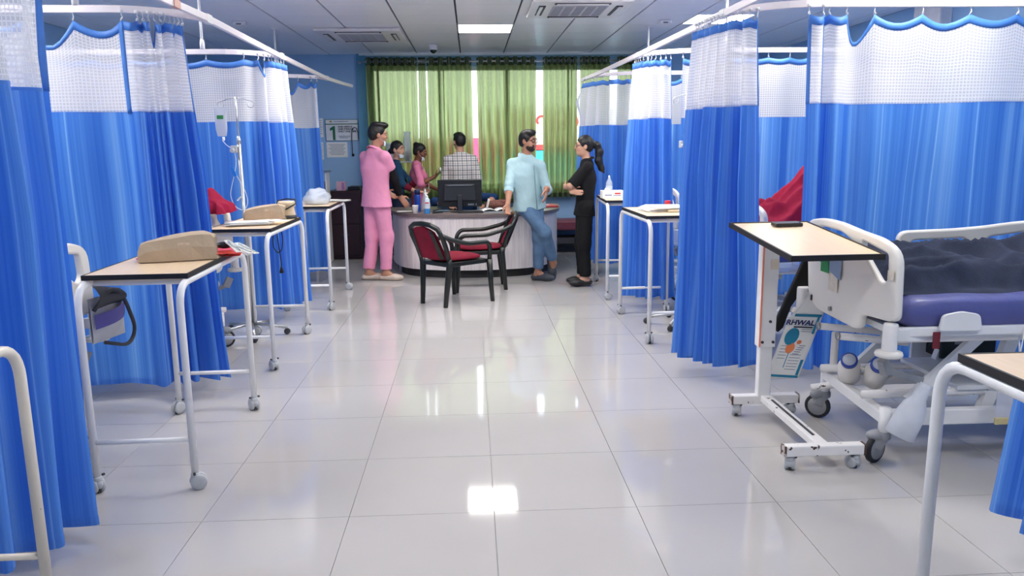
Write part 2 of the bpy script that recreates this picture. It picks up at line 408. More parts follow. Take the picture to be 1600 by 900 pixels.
# ------------------------------------------------------------------ privacy curtains: blue cloth, white net above, blue header
def cloth_blue():
    m = bpy.data.materials.new('blue_striped_curtain_cloth'); m.use_nodes = True; nt = m.node_tree; N = nt.nodes; L = nt.links
    b = N['Principled BSDF']; out = N['Material Output']; b.inputs['Roughness'].default_value = .42; b.inputs['Specular IOR Level'].default_value = .35
    uv = N.new('ShaderNodeUVMap'); cols = []
    def nz(sx, sy, det, lo, hi):
        mp = N.new('ShaderNodeMapping'); mp.inputs['Scale'].default_value = (sx, sy, 1); L.new(uv.outputs[0], mp.inputs[0])
        n = N.new('ShaderNodeTexNoise'); n.inputs['Scale'].default_value = 1; n.inputs['Detail'].default_value = det; L.new(mp.outputs[0], n.inputs['Vector'])
        r = N.new('ShaderNodeMapRange'); r.inputs[1].default_value = lo; r.inputs[2].default_value = hi; L.new(n.outputs[0], r.inputs[0]); return r.outputs[0]
    rp = N.new('ShaderNodeValToRGB'); e = rp.color_ramp.elements
    e[0].color = lin((58, 122, 222))+(1,); e[1].color = lin((156, 206, 254))+(1,); e[0].position = .1; e[1].position = .95
    k = e.new(.5); k.color = lin((98, 160, 241))+(1,)
    ad = N.new('ShaderNodeMath'); ad.operation = 'MULTIPLY_ADD'; L.new(nz(11, .10, 3, .32, .68), ad.inputs[0]); ad.inputs[1].default_value = .62
    m2 = N.new('ShaderNodeMath'); m2.operation = 'MULTIPLY'; L.new(nz(95, .3, 2, .35, .65), m2.inputs[0]); m2.inputs[1].default_value = .18
    m3 = N.new('ShaderNodeMath'); m3.operation = 'MULTIPLY_ADD'; L.new(nz(38, .02, 1, .60, .63), m3.inputs[0]); m3.inputs[1].default_value = .30; L.new(m2.outputs[0], m3.inputs[2])
    L.new(m3.outputs[0], ad.inputs[2]); L.new(ad.outputs[0], rp.inputs[0])
    L.new(rp.outputs[0], b.inputs['Base Color'])
    mp = N.new('ShaderNodeMapping'); mp.inputs['Scale'].default_value = (26, 7, 1); L.new(uv.outputs[0], mp.inputs[0])
    n = N.new('ShaderNodeTexNoise'); n.inputs['Scale'].default_value = 1; n.inputs['Detail'].default_value = 3; L.new(mp.outputs[0], n.inputs['Vector'])
    bp = N.new('ShaderNodeBump'); bp.inputs['Strength'].default_value = .25; bp.inputs['Distance'].default_value = .012
    L.new(n.outputs[0], bp.inputs['Height']); L.new(bp.outputs[0], b.inputs['Normal'])
    t = N.new('ShaderNodeBsdfTranslucent'); L.new(rp.outputs[0], t.inputs[0])
    mx = N.new('ShaderNodeMixShader'); mx.inputs[0].default_value = .36; L.new(b.outputs[0], mx.inputs[1]); L.new(t.outputs[0], mx.inputs[2]); L.new(mx.outputs[0], out.inputs[0])
    return m
def cloth_net():
    """open white net: 19 mm squares of thread, the holes let most light straight through"""
    m = bpy.data.materials.new('white_curtain_net'); m.use_nodes = True; nt = m.node_tree; N = nt.nodes; L = nt.links
    b = N['Principled BSDF']; out = N['Material Output']; b.inputs['Roughness'].default_value = .6; b.inputs['Base Color'].default_value = (.93, .93, .96, 1)
    uv = N.new('ShaderNodeUVMap'); sp = N.new('ShaderNodeSeparateXYZ'); L.new(uv.outputs[0], sp.inputs[0]); o = []
    for ax in (0, 1):
        d = N.new('ShaderNodeMath'); d.operation = 'DIVIDE'; d.inputs[1].default_value = .019; L.new(sp.outputs[ax], d.inputs[0])
        f = N.new('ShaderNodeMath'); f.operation = 'FRACT'; L.new(d.outputs[0], f.inputs[0])
        g = N.new('ShaderNodeMath'); g.operation = 'GREATER_THAN'; g.inputs[1].default_value = .32; L.new(f.outputs[0], g.inputs[0]); o.append(g.outputs[0])
    h = N.new('ShaderNodeMath'); h.operation = 'MULTIPLY'; L.new(o[0], h.inputs[0]); L.new(o[1], h.inputs[1])
    h2 = N.new('ShaderNodeMath'); h2.operation = 'MULTIPLY_ADD'; L.new(h.outputs[0], h2.inputs[0]); h2.inputs[1].default_value = .30; h2.inputs[2].default_value = .04
    t = N.new('ShaderNodeBsdfTranslucent'); t.inputs[0].default_value = (.93, .93, .96, 1)
    m1 = N.new('ShaderNodeMixShader'); m1.inputs[0].default_value = .45; L.new(b.outputs[0], m1.inputs[1]); L.new(t.outputs[0], m1.inputs[2])
    tr = N.new('ShaderNodeBsdfTransparent'); mx = N.new('ShaderNodeMixShader')
    L.new(h2.outputs[0], mx.inputs[0]); L.new(m1.outputs[0], mx.inputs[1]); L.new(tr.outputs[0], mx.inputs[2]); L.new(mx.outputs[0], out.inputs[0])
    return m
M_blue = cloth_blue(); M_net = cloth_net()
M_band = mat('blue_curtain_binding', (84, 144, 228), rough=.5, var=.08, scale=20, trans=.2)
M_hook = mat('white_plastic_hook', (232, 232, 236), rough=.35)
hk = MB(); hk.box((0, 0, .028), (.022, .014, .016)).tube([(0, 0, .022), (.0, .004, .008), (.004, .006, -.004), (.006, 0, -.014), (0, -.005, -.022), (-.006, 0, -.014), (0, .004, -.004)], .0026, 5)
hook_me = hk.mesh('curtain_hook', M_hook, True)

def lerp(a, b, t): return a+(b-a)*t
def curtain(label, hooks, Lc=.2, zt=2.215, zm=1.72, zh=.14, hem=None, seed=0, sag=1.0, flips=(), edges=(1, 1), amp=1.0, zmf=None, bulge=0, pull=None, bind=()):
    """hooks: plan points; Lc: cloth between two hooks; hem: list of (dx, dy) shifts of the lower edge spread over the hooks;
    flips: hooks between which the header hangs in a deep flap"""
    H = [Vector(h) for h in hooks]; n = len(H)-1; K = 7
    rnd = random.Random(seed); S = []
    for i in range(n):
        d = (H[i+1]-H[i]).length; sl = math.sqrt(max(Lc*Lc-d*d, 0))
        a = min(.085, .5*sl)*rnd.uniform(.75, 1.1)*amp; sg = (.030 if d > .15 else .012)*rnd.uniform(.6, 1.3)*sag+(.1 if i in flips else 0)
        S.append((a, sg))
    hem = hem or [(0, 0), (0, 0)]
    def hemshift(u):
        x = u/n*(len(hem)-1); k = min(int(x), len(hem)-2); t = x-k
        return Vector(hem[k])*(1-t)+Vector(hem[k+1])*t
    def base(u):
        i = min(int(u), n-1); t = u-i
        p = [H[max(i-1, 0)], H[i], H[i+1], H[min(i+2, n)]]
        q = .5*(2*p[1]+(p[2]-p[0])*t+(2*p[0]-5*p[1]+4*p[2]-p[3])*t*t+(3*p[1]-p[0]-3*p[2]+p[3])*t**3)
        d = (p[2]-p[1])*.6+(p[2]-p[0])*.2*(1-t)+(p[3]-p[1])*.2*t; d.normalize()
        return q, Vector((-d.y, d.x)), i, t
    def pt(u, z):
        p, nr, i, t = base(u); a, sg = S[i]
        f = (zt-z)/(zt-zh); low = min(1, f*2.2)
        w = math.sin(PI*t)*(1 if i % 2 else -1)*a*(.45+.55*low)
        # folds drift and merge lower down
        w += (noise.noise(Vector((u*Lc*3.1, z*.7, seed*7.3)))*.055+noise.noise(Vector((u*Lc*9, z*.5, seed*3.1+50)))*.022)*low*amp*(1 if bulge == 0 else bulge)
        h = hemshift(u)*f**1.2
        q = p+nr*w+h
        if pull: q = q+Vector(pull[0])*math.exp(-((u-pull[1])/pull[2])**2)*math.exp(-((z-pull[3])/pull[4])**2)
        k = max(0, 1-(zt-z)/.42)**1.6
        zz = z-sg*math.sin(PI*t)*k
        return (q.x, q.y, zz)
    uvf = lambda u, z: (u*Lc, z)
    root = thing('privacy_curtain', label, 'curtain', (H[n//2].x, H[n//2].y, 0)); ox, oy = root.location.x, root.location.y
    def sheet(u0, u1, zf0, zf1, nu, nv, off=0):
        m = MB()
        def fn(a, b):
            u = min(lerp(u0, u1, a), n-1e-6); z = lerp(zf0(u), zf1(u), b); x, y, zz = pt(u, z)
            if off:
                nr = base(u)[1]; x += nr.x*off; y += nr.y*off
            return (x-ox, y-oy, zz)
        m.grid(fn, nu, nv, lambda a, b: uvf(lerp(u0, u1, a), lerp(zf0(lerp(u0, u1, a)), zf1(lerp(u0, u1, a)), b))); return m
    zhf = lambda u: zh+noise.noise(Vector((u*.5, seed, 2)))*.03
    zmf = zmf or (lambda u: zm+noise.noise(Vector((u*.35, seed, 9)))*.012)
    bp = sheet(0, n, zhf, zmf, n*K, 22).obj('blue_panel', M_blue, root, True)
    sheet(0, n, zhf, lambda u: zhf(u)+.035, n*K, 1, .002).obj('hem', M_blue, bp, True)
    sheet(0, n, zmf, lambda u: zt-.05, n*K, 12).obj('net_panel', M_net, root, True)
    hb = sheet(0, n, lambda u: zt-.05, lambda u: zt, n*K, 2).obj('header_band', M_band, root, True, solid=.003)
    sheet(0, n, lambda u: zmf(u)-.004, lambda u: zmf(u)+.008, n*K, 1, .002).obj('seam', M_band, root, True)
    for k, (u0, u1) in enumerate(((0, .16), (n-.16, n))):
        if edges[k]: sheet(u0, u1, zmf, lambda u: zt-.03, 1, 14, .002).obj('edge_binding', M_band, root, True, solid=.003)
    for u in bind: sheet(u, u+.16, lambda v: zmf(v)-.01, lambda v: zt-.0, 1, 14, -.004).obj('edge_binding', M_band, root, True, solid=.004)
    for i in range(n+1):
        x, y, z = pt(min(i, n-1e-6), zt); o = link('curtain_hook', hook_me, root, loc=(x-ox, y-oy, zt+.018)); o.rotation_euler.z = i*.7
    return root
def line(a, b, n): return [(lerp(a[0], b[0], k/n), lerp(a[1], b[1], k/n)) for k in range(n+1)]
def chain(pts, d):
    """points every d along a polyline"""
    out = [Vector(pts[0])]; acc = 0
    for a, b in zip(pts, pts[1:]):
        a, b = Vector(a), Vector(b); l = (b-a).length; s = d-acc
        while s <= l: out.append(a+(b-a)*s/l); s += d
        acc = (acc+l) % d
    return [(p.x, p.y) for p in out]
# left row
curtain('blue privacy curtain gathered along the aisle beside the cream table legs at the left edge', chain([(-1.535, 3.03), (-1.61, 2.62), (-1.80, 2.47), (-2.3, 2.44)], .085), Lc=.24, zh=.10, hem=[(.0, -.06), (.02, -.06), (.0, 0)], seed=1, amp=1.0)
curtain('blue privacy curtain behind the table with the big paper bag, with a crumpled seam',
        line((-4.03, 4.62), (-1.93, 4.62), 8)+chain([(-1.88, 4.63), (-1.74, 4.69), (-1.655, 4.84)], (.03))[1:], Lc=.275, zm=1.715, zh=.11, hem=[(0, 0), (0, 0), (.03, .0), (.14, -.04)], seed=2, flips=(6, 11, 15), sag=1.5, bind=(7.9,))
curtain('blue privacy curtain behind the kraft bag and the cream device on their table',
        line((-3.92, 6.6), (-1.82, 6.6), 7)+chain([(-1.76, 6.61), (-1.66, 6.7), (-1.61, 6.9), (-1.595, 7.0)], .055)[1:], Lc=.31, zh=.15, hem=[(0, 0), (0, 0), (.0, 0), (.06, -.05)], seed=3, flips=(8,), sag=1.0)
curtain('narrow blue privacy curtain sagging behind the plastic bag, farthest on the left side',
        line((-3.4, 8.79), (-2.0, 8.79), 6)+[(-1.86, 8.78), (-1.72, 8.78), (-1.66, 8.79)], Lc=.23, zh=.13, hem=[(0, 0), (.05, 0)], seed=4, flips=(5, 6), sag=2.6)
# right row
curtain('blue privacy curtain hem at the right edge of the photo behind the near table', chain([(2.10, 2.46), (2.06, 2.2), (2.06, 1.4)], .09), Lc=.24, zh=.24, hem=[(-.25, -.02), (-.2, 0), (0, 0)], seed=5)
curtain('wide blue privacy curtain behind the bed with the dark blanket',
        [(1.92, 4.48), (2.01, 4.49), (2.05, 4.5), (2.15, 4.5)]+line((2.31, 4.5), (3.99, 4.5), 6), Lc=.29, zh=.15, hem=[(.06, .0), (0, .03), (0, 0)], seed=6, flips=(3,), sag=1.5, bind=(.9,))
curtain('bunched blue privacy curtain hanging to the left of the beige-topped tray table',
        chain([(1.475, 5.17), (1.515, 4.85), (1.58, 4.68), (1.675, 4.57)], .045), Lc=.21, zh=.10, hem=[(-.07, -.1), (-.02, 0), (.12, .06)], seed=7, sag=1.0)
curtain('blue privacy curtain hanging behind the maroon blanket', line((1.80, 6.68), (4.0, 6.68), 12), Lc=.195, zh=.15, seed=8, sag=.6)
curtain('bunched blue privacy curtain behind the table with the file and papers',
        chain([(1.475, 7.08), (1.505, 6.92), (1.585, 6.80), (1.73, 6.73)], .045), Lc=.21, zh=.13, hem=[(-.05, -.0), (0, 0), (.1, .06)], seed=9, sag=1.2, amp=.85)
curtain('blue privacy curtain behind the table with the tissue box', chain([(1.35, 9.35), (1.42, 9.0), (1.56, 8.78), (1.75, 8.73)], .1)+line((1.80, 8.72), (2.7, 8.72), 5), Lc=.21, zh=.16, hem=[(-.05, -.1), (0, 0), (0, 0)], seed=10, pull=((-.07, 0), 0, .9, 2.0, .12))

# ------------------------------------------------------------------ green window curtains on a rod
def cloth_green():
    m = bpy.data.materials.new('green_curtain_cloth'); m.use_nodes = True; nt = m.node_tree; N = nt.nodes; L = nt.links
    b = N['Principled BSDF']; out = N['Material Output']; b.inputs['Roughness'].default_value = .5
    uv = N.new('ShaderNodeUVMap'); mp = N.new('ShaderNodeMapping'); mp.inputs['Scale'].default_value = (60, 3, 1); L.new(uv.outputs[0], mp.inputs[0])
    n = N.new('ShaderNodeTexNoise'); n.inputs['Scale'].default_value = 1; L.new(mp.outputs[0], n.inputs['Vector'])
    rp = N.new('ShaderNodeValToRGB'); rp.color_ramp.elements[0].color = lin((106, 122, 66))+(1,); rp.color_ramp.elements[1].color = lin((146, 160, 102))+(1,)
    rp.color_ramp.elements[0].position = .3; rp.color_ramp.elements[1].position = .7
    L.new(n.outputs[0], rp.inputs[0]); L.new(rp.outputs[0], b.inputs['Base Color'])
    t = N.new('ShaderNodeBsdfTranslucent'); L.new(rp.outputs[0], t.inputs[0])
    mx = N.new('ShaderNodeMixShader'); mx.inputs[0].default_value = .5; L.new(b.outputs[0], mx.inputs[1]); L.new(t.outputs[0], mx.inputs[2])
    tr = N.new('ShaderNodeBsdfRefraction'); tr.inputs[0].default_value = lin((216, 226, 172))+(1,); tr.inputs['Roughness'].default_value = .42; tr.inputs['IOR'].default_value = 1.12
    m2 = N.new('ShaderNodeMixShader'); m2.inputs[0].default_value = .14; L.new(mx.outputs[0], m2.inputs[1]); L.new(tr.outputs[0], m2.inputs[2]); L.new(m2.outputs[0], out.inputs[0])
    return m
M_green = cloth_green(); M_greenband = mat('dark_green_header', (74, 88, 58), rough=.6, trans=.12)
M_steel = mat('brushed_steel', (196, 198, 200), rough=.3, metal=.9)
def window_curtain(label, x0, x1, folds, zb, seed, skew=0, y=11.03):
    root = thing('window_curtain', label, 'curtain', ((x0+x1)/2, y, 0), group='green curtains on the window rod'); c = (x0+x1)/2
    rnd = random.Random(seed); ph = [rnd.uniform(-.5, .5) for _ in range(folds+1)]; A = min(.08, .5*(x1-x0)/folds*.9+.02)
    def fn(u, z):
        f = (2.7-z)/1.9; k = u*folds; i = min(int(k), folds-1)
        w = math.cos(PI*k*2)*A*(1-.15*f)+noise.noise(Vector((u*folds*.6, z*.6, seed)))*.02*f
        x = lerp(x0, x1, min(1, max(0, u+.085*math.sin(4*PI*k)/folds)))-c+skew*f*(u-.5)*2+noise.noise(Vector((u*4, z, seed+9)))*.02*f
        return (x, w, z)
    Lx = (x1-x0)*2
    def sheet(za, zb_, nv): m = MB(); m.grid(lambda a, b: fn(a, lerp(za, zb_, b)), folds*14, nv, lambda a, b: (a*Lx, lerp(za, zb_, b))); return m
    sheet(zb, 2.6, 16).obj('curtain_cloth', M_green, root, True)
    hd = sheet(2.6, 2.705, 2).obj('header_band', M_greenband, root, True)
    sheet(zb, zb+.06, 1).obj('hem', M_greenband, root, True).location.y = -.003
    for i in range(folds):
        for s in (.25, .75):
            x, yy, z = fn((i+s)/folds, 2.65)
            g = MB(); g.tube([(.0, .026*math.cos(q), .026*math.sin(q)) for q in [2*PI*k/12 for k in range(12)]], .006, 6, True)
            o = g.obj('eyelet', M_steel, root, True); o.location = (x, yy, z)
    return root
rod = thing('curtain_rod', 'steel rod carrying the green window curtains', 'curtain rod', (.5, 11.03, 2.65))
MB().tube([(-2.02, 0, 0), (1.95, 0, 0)], .012, 10).obj('rod', M_steel, rod, True)
for x in (-2.0, .03, 1.93): MB().box((x, .085, 0), (.03, .17, .03)).obj('rod_bracket', M_steel, rod)
window_curtain('green curtain at the left end of the window rod, behind the pink scrubs', -1.42, -.72, 7, .80, 1)
window_curtain('dark tightly gathered green curtain between two spread ones', -.70, -.60, 4, .72, 2, .02)
window_curtain('green curtain behind the person in the checked shirt', -.58, .03, 5, .70, 3, .01)
window_curtain('wide green curtain behind the person in the light blue shirt', .10, .93, 7, .70, 4, -.02)
window_curtain('green curtain right of the bright gap in the window', 1.02, 1.50, 6, .78, 5)
window_curtain('green curtain behind the ponytail of the person in black', 1.54, 1.96, 5, .78, 6)
window_curtain('green curtain at the right end of the window rod', 2.06, 2.40, 4, .78, 7)

# ------------------------------------------------------------------ shared paints
M_lam = mat('pale_wood_laminate', (238, 212, 178), rough=.32, var=.05, scale=6, stretch=(14, 1.2, 1))
M_blk = mat('black_rubber_edge', (24, 23, 24), rough=.5)
M_tube = mat('white_tube_paint', (238, 239, 242), rough=.28, var=.02)
M_tubec = mat('cream_chipped_tube_paint', (236, 228, 216), rough=.32, var=.03, wear=((70, 52, 44), 26, .70))
M_castw = mat('light_grey_caster_plastic', (186, 189, 194), rough=.4)
M_castd = mat('dark_caster_rubber', (60, 62, 66), rough=.6)
M_chip = mat('chipped_white_steel', (238, 236, 236), rough=.35, var=.03, wear=((66, 46, 40), 22, .655))
M_paper = mat('white_paper', (242, 242, 240), rough=.7, var=.02)
M_kraft = mat('kraft_paper', (182, 164, 140), rough=.75, var=.07, scale=9, bump=.25, bscale=30)
M_poly = mat('off_white_moulded_plastic', (232, 229, 224), rough=.36, var=.02, scale=4)
M_black = mat('black_plastic', (22, 24, 28), rough=.35, var=.1)
M_print = mat('dark_print', (54, 60, 72), rough=.7)
M_redp = mat('red_print', (206, 46, 58), rough=.6)

def caster(parent, x, y, rz, r=.036, name='caster'):
    """twin wheels under a hood on a stem"""
    m = MB()
    for s in (-1, 1):
        m.lathe([(r*.5, -.009), (r*.92, -.008), (r, -.003), (r, .004), (r*.9, .008), (r*.4, .009)], (s*.016, .012, r+.004), 14, R3('Y', PI/2))
    m.lathe([(.017, r*1.3), (.021, r*1.3), (.021, r*2.05), (.017, r*2.2)], (0, 0, .004), 10)
    m.ell((0, -.006, r*1.3), (.021, r*.62, r*.62), 10, 6)
    o = m.obj(name, M_castw, parent, True); o.location = (x, y, -.004); o.rotation_euler = (0, 0, rz)
    for s in (-1, 1): MB().lathe([(.006, 0), (.006, .01)], (s*.02-(.01 if s < 0 else 0), -.004, r*2.35), 8, R3('Y', PI/2)).obj('caster_bolt', M_castd, o)
    o_ = MB().box((0, .012, .012), (.012, .04, .016)).obj('caster_brake', M_castd, o)
    return o
def side_table(label, loc, rz=0, m=M_tube, skip=()):
    t = thing('overbed_table', label, 'table', loc, rz, 'white tube tables on casters along the aisle')
    for sx in (-1, 1):
        f = MB().tube(fillet([(sx*.212, -.53, .07), (sx*.212, -.53, .93), (sx*.212, .53, .93), (sx*.212, .53, .07)], .11, 7), .0165, 10)
        f.obj('leg_frame', m, t, True)
    for sy in (-1, 1):
        MB().tube([(-.212, sy*.53, .235), (.212, sy*.53, .235)], .0115, 8).obj('stretcher', m, t, True)
        MB().tube([(-.212, sy*.39, .925), (.212, sy*.39, .925)], .0135, 8).obj('top_bearer', m, t, True)
        for sx in (-1, 1): caster(t, sx*.212, sy*.53, (sx*2.1+sy*.9+loc[1]))
    MB().box((0, 0, .957), (.436, .876, .019)).obj('tabletop', M_lam, t)
    e = MB()
    for s in (-1, 1): e.box((s*.222, 0, .9565), (.008, .892, .022)); e.box((0, s*.442, .9565), (.436, .008, .022))
    e.obj('table_edge', M_blk, t)
    return t
LT, RT = 'left', 'right'
t1 = side_table('white tube table carrying the big brown paper bag and red packets', (-1.488, 3.86, 0), .025)
t2 = side_table('white tube table with kraft bag, white papers and a cream device on it', (-1.585, 5.76, 0), -.01)
t3 = side_table('white tube table with a clear plastic bag of supplies on it', (-1.555, 7.75, 0), .01)
t4 = side_table('white tube table with a file and loose papers beside a bunched curtain', (1.535, 6.25, 0), .02)
t5 = side_table('white tube table with a tissue box and clear bottle behind the person in black', (1.555, 7.95, 0), -.06)
t6 = side_table('cream tube table with chipped paint cut by the left edge of the photo', (-1.595, 1.815, 0), 0, M_tubec)
for ch in t6.children:
    if ch.name.startswith(('tabletop', 'table_edge')): ch.location.y -= .07
t7 = side_table('white tube table with bare top cut by the right edge of the photo', (1.46, 1.41, 0), 0)

# ------------------------------------------------------------------ tray table with one post (the beige top)
tt = thing('tray_table', 'tilted beige tray table with black rim on a scratched white I-shaped base', 'table', (1.61, 3.7, 0))
for sy, nm in ((.37, 'base_foot'), (-.37, 'base_foot')):
    o = MB().box((0, sy, .098), (.37, .052, .05)).obj(nm, M_chip, tt, bevel=.006)
    for sx in (-1, 1):
        MB().box((sx*.188, sy, .098), (.008, .054, .052)).obj('end_cap', mat('rusty_end_cap', (196, 190, 188), rough=.6, wear=((84, 62, 52), 30, .5)), o)
        caster(tt, sx*.155, sy, sx*.4, .031)
MB().box((-.0, 0, .105), (.06, .70, .036)).obj('base_beam', M_chip, tt, bevel=.004)
MB().box((-.0, 0, .124), (.012, .52, .006)).obj('beam_slot', M_castd, tt)
MB().box((-.012, .37, .36), (.072, .052, .50)).obj('post_sleeve', M_white, tt, bevel=.006)
p = MB().box((-.012, .37, .69), (.094, .066, .58)).obj('post', M_white, tt, bevel=.006)
MB().box((-.055, .334, .68), (.008, .006, .55)).obj('orange_stripe', mat('orange_stripe_paint', (232, 140, 112), rough=.5), p)
MB().box((.01, .335, .86), (.045, .004, .055)).obj('rating_plate', mat('cream_plate', (226, 216, 200), rough=.5), p)
for x, z in ((.0, .545), (-.04, .43), (.02, .43)): MB().lathe([(.008, 0), (.008, .006)], (x, .337, z), 10, R3('X', PI/2)).obj('screw', M_castd, p)
top = MB().box((0, 0, 0), (.412, .756, .018)).obj('tabletop', M_lam, tt)
e = MB()
for s in (-1, 1): e.box((s*.211, 0, 0), (.010, .776, .026)); e.box((0, s*.383, 0), (.412, .010, .026))
edge = e.obj('table_edge', M_blk, top)
top.location = (-.013, -.014, 1.037); top.rotation_euler = (.095, 0, .03)
MB().box((0, .24, -.045), (.12, .28, .07)).obj('tilt_bracket', M_white, top)
ph = thing('phone', 'black phone lying on the beige tray table', 'phone', (1.643, 3.965, 1.0745)); ph.rotation_euler = (.095, 0, .12)
MB().box((0, 0, .009), (.15, .06, .018)).obj('phone_body', M_black, ph, bevel=.003)
MB().box((0, 0, .0185), (.13, .05, .001)).obj('screen', mat('dark_glass', (10, 11, 14), rough=.08), ph)

# ------------------------------------------------------------------ hospital beds; local +X points from the foot end to the head end
M_navy = mat('purple_blue_mattress_cover', (86, 92, 152), rough=.42, var=.08, scale=5, bump=.9, bscale=9)
M_greyrub = mat('grey_caster_plastic', (150, 152, 158), rough=.45)
M_tyre = mat('black_tyre', (34, 36, 42), rough=.6)
def rail_panel(y, z0, x0, nm, t):
    """moulded side rail with two grips, standing along x"""
    out = round_poly([(0, 0), (0, .30), (.42, .31), (.78, .355), (1.15, .33), (1.3, .20), (1.3, 0)], [.05, .06, .3, .3, .2, .1, .05], 5)
    h1 = round_poly([(.07, .14), (.07, .245), (.40, .255), (.38, .14)], .04, 4)
    h2 = round_poly([(.50, .145), (.50, .255), (.80, .29), (1.06, .28), (1.12, .17), (1.05, .145)], .045, 4)
    me = panel_mesh([out, h1, h2], .036, .013, mv(x0, y, z0) @ XZ, M_poly, nm)
    return link(nm, me, t)
YZ = Matrix(((0, 0, 1, 0), (1, 0, 0, 0), (0, 1, 0, 0), (0, 0, 0, 1)))      # drawing (x, y) -> (world y, z), facing X
def hospital_bed(label, loc, rz=0):
    t = thing('hospital_bed', label, 'bed', loc, rz, 'hospital beds in the bays')
    fb = round_poly([(-.487, .735), (-.470, 1.03), (-.33, 1.075), (-.12, 1.088), (.10, 1.112), (.30, 1.112), (.455, 1.085), (.452, .99), (.40, .68), (.30, .622), (-.13, .612), (-.185, .63), (-.19, .695), (-.437, .715)],
                    [.03, .07, .1, .1, .1, .1, .07, .05, .05, .06, .04, .03, .02, .02], 4)
    h1 = round_poly([(-.095, .96), (-.085, 1.02), (.06, 1.062), (.27, 1.068), (.37, 1.05), (.36, .97)], .03, 4)
    h2 = round_poly([(-.145, 1.045), (-.385, 1.01), (-.395, .905), (-.365, .878), (-.325, .882), (-.15, 1.0)], .018, 4)
    link('footboard', panel_mesh([fb, h1, h2], .034, .012, mv(0, 0, 0) @ YZ, M_poly, 'footboard'), t)
    hb = round_poly([(-.46, .66), (-.45, 1.10), (-.2, 1.16), (.2, 1.16), (.45, 1.10), (.46, .66)], .08, 4)
    MB().lathe([(.012, 0), (.012, .006)], (-.022, .12, .66), 12, R3('Y', -PI/2)).obj('footboard_bolt', M_greyrub, t)
    link('headboard', panel_mesh([hb, round_poly([(-.3, .98), (-.25, 1.09), (.25, 1.09), (.3, .98)], .04)], .045, .016, mv(2.12, 0, 0) @ YZ, M_poly, 'headboard'), t)
    # mattress with soft edges
    def mf(u, v):
        q = 2*PI*v; cx, sx = math.cos(q), math.sin(q)
        pw = lambda a: math.copysign(abs(a)**.28, a)
        x = .06+2.02*u; e = min(1, (u*(1-u))/.012+.25)**.4
        return (x, .43*pw(cx)*(.9+.1*e), .745+.077*pw(sx)*e+.006*noise.noise(Vector((x*3, cx, sx))))
    m = MB(); m.grid(mf, 36, 28)
    n0 = len(m.v)
    m.f.append(tuple(k*37 for k in range(28))); m.f.append(tuple(36+k*37 for k in reversed(range(28))))
    m.obj('mattress', M_navy, t, True)
    d = MB().box((1.08, 0, .648), (2.06, .84, .03)); d.obj('deck', M_white, t)
    for sy in (-1, 1):
        o = MB().box((.33, sy*.43, .668), (.58, .026, .042)).box((.96, sy*.43, .672), (.44, .026, .042)).box((1.62, sy*.43, .672), (.8, .026, .042)).obj('deck_rail', M_white, t, bevel=.006)
        o = link('mattress_stop', panel_mesh([round_poly([(-.10, 0), (-.085, .075), (.0, .09), (.085, .075), (.10, 0)], .02)], .016, .004, mv(.30, sy*.452, .672) @ XZ, M_white, 'mattress_stop'), t)
    # upper frame, lifting arms, base
    for sy in (-1, 1):
        MB().tube([(.1, sy*.30, .605), (2.0, sy*.30, .605)], .022, 10).obj('upper_tube', M_white, t, True)
        MB().bar((.52, sy*.27, .60), (.20, sy*.27, .29), .03, .05).obj('lifting_arm', M_white, t)
        MB().bar((.72, sy*.22, .60), (.60, sy*.22, .20), .04, .06).obj('lifting_arm', M_white, t)
        MB().bar((1.5, sy*.25, .60), (1.72, sy*.25, .22), .03, .05).obj('lifting_arm', M_white, t)
        MB().tube([(-.0, sy*.22, .31), (1.0, sy*.22, .315)], .021, 10).obj('lower_tube', M_chip, t, True)
        MB().box((1.0, sy*.31, .225), (1.86, .045, .075)).obj('base_beam', M_white, t, bevel=.006)
        o = MB().tube([(.07, sy*.31, .13), (.07, sy*.31, .275)], .026, 12).obj('base_post', M_white, t, True)
    MB().bar((.07, -.31, .225), (.07, .31, .255), .05, .055).obj('base_cross_beam', M_white, t, bevel=.006)
    MB().bar((1.9, -.31, .225), (1.9, .31, .225), .05, .055).obj('base_cross_beam', M_white, t, bevel=.006)
    MB().box((1.0, 0, .34), (1.1, .5, .02)).obj('base_tray', mat('white_shroud_plastic', (226, 228, 232), rough=.4), t)
    MB().bar((.55, .33, .36), (.95, .33, .36), .02, .12).obj('base_shroud', mat('white_shroud_plastic', (226, 228, 232)), t)
    MB().bar((.6, -.18, .31), (.96, -.2, .20), .03, .045).obj('link_bar', M_white, t)
    # cranks under the foot end
    for y in (.12, -.1):
        o = MB().tube([(-.03, y+.1, .545-.0), (.28, y, .53)], .019, 10).obj('crank_shaft', M_chip, t, True)
        MB().tube([(-.034, y+.1, .545), (-.026, y+.1, .545)], .022, 12).obj('shaft_cap', M_greyrub, o, True)
    o = MB().box((.085, .26, .40), (.028, .05, .20)).obj('crank_arm', M_poly, t, bevel=.01)
    MB().tube([(.02, .26, .305), (.10, .26, .305)], .018, 10).obj('crank_grip', M_white, o, True)
    MB().tube([(-.04, .24, .2), (.16, .2, .235)], .019, 10).obj('pedal_bar', M_chip, t, True)
    # corner bumper at the foot end
    for sy in (-1, 1):
        o = MB().lathe([(.030, .0), (.032, .01), (.032, .13), (.028, .14)], (-.02, sy*.46, .575), 14).obj('bumper_post', M_chip, t, True)
        MB().lathe([(.02, 0), (.055, .006), (.06, .016), (.055, .028), (.02, .034)], (-.02, sy*.46, .56), 20).obj('bumper_disc', M_poly, o, True)
        MB().bar((-.02, sy*.45, .66), (.20, sy*.40, .645), .03, .05).obj('bumper_arm', M_white, t)
    MB().bar((.0, -.38, .53), (.03, -.36, .46), .03, .05).bar((.03, -.36, .47), (.24, -.30, .40), .02, .03).obj('brake_lever', M_greyrub, t)
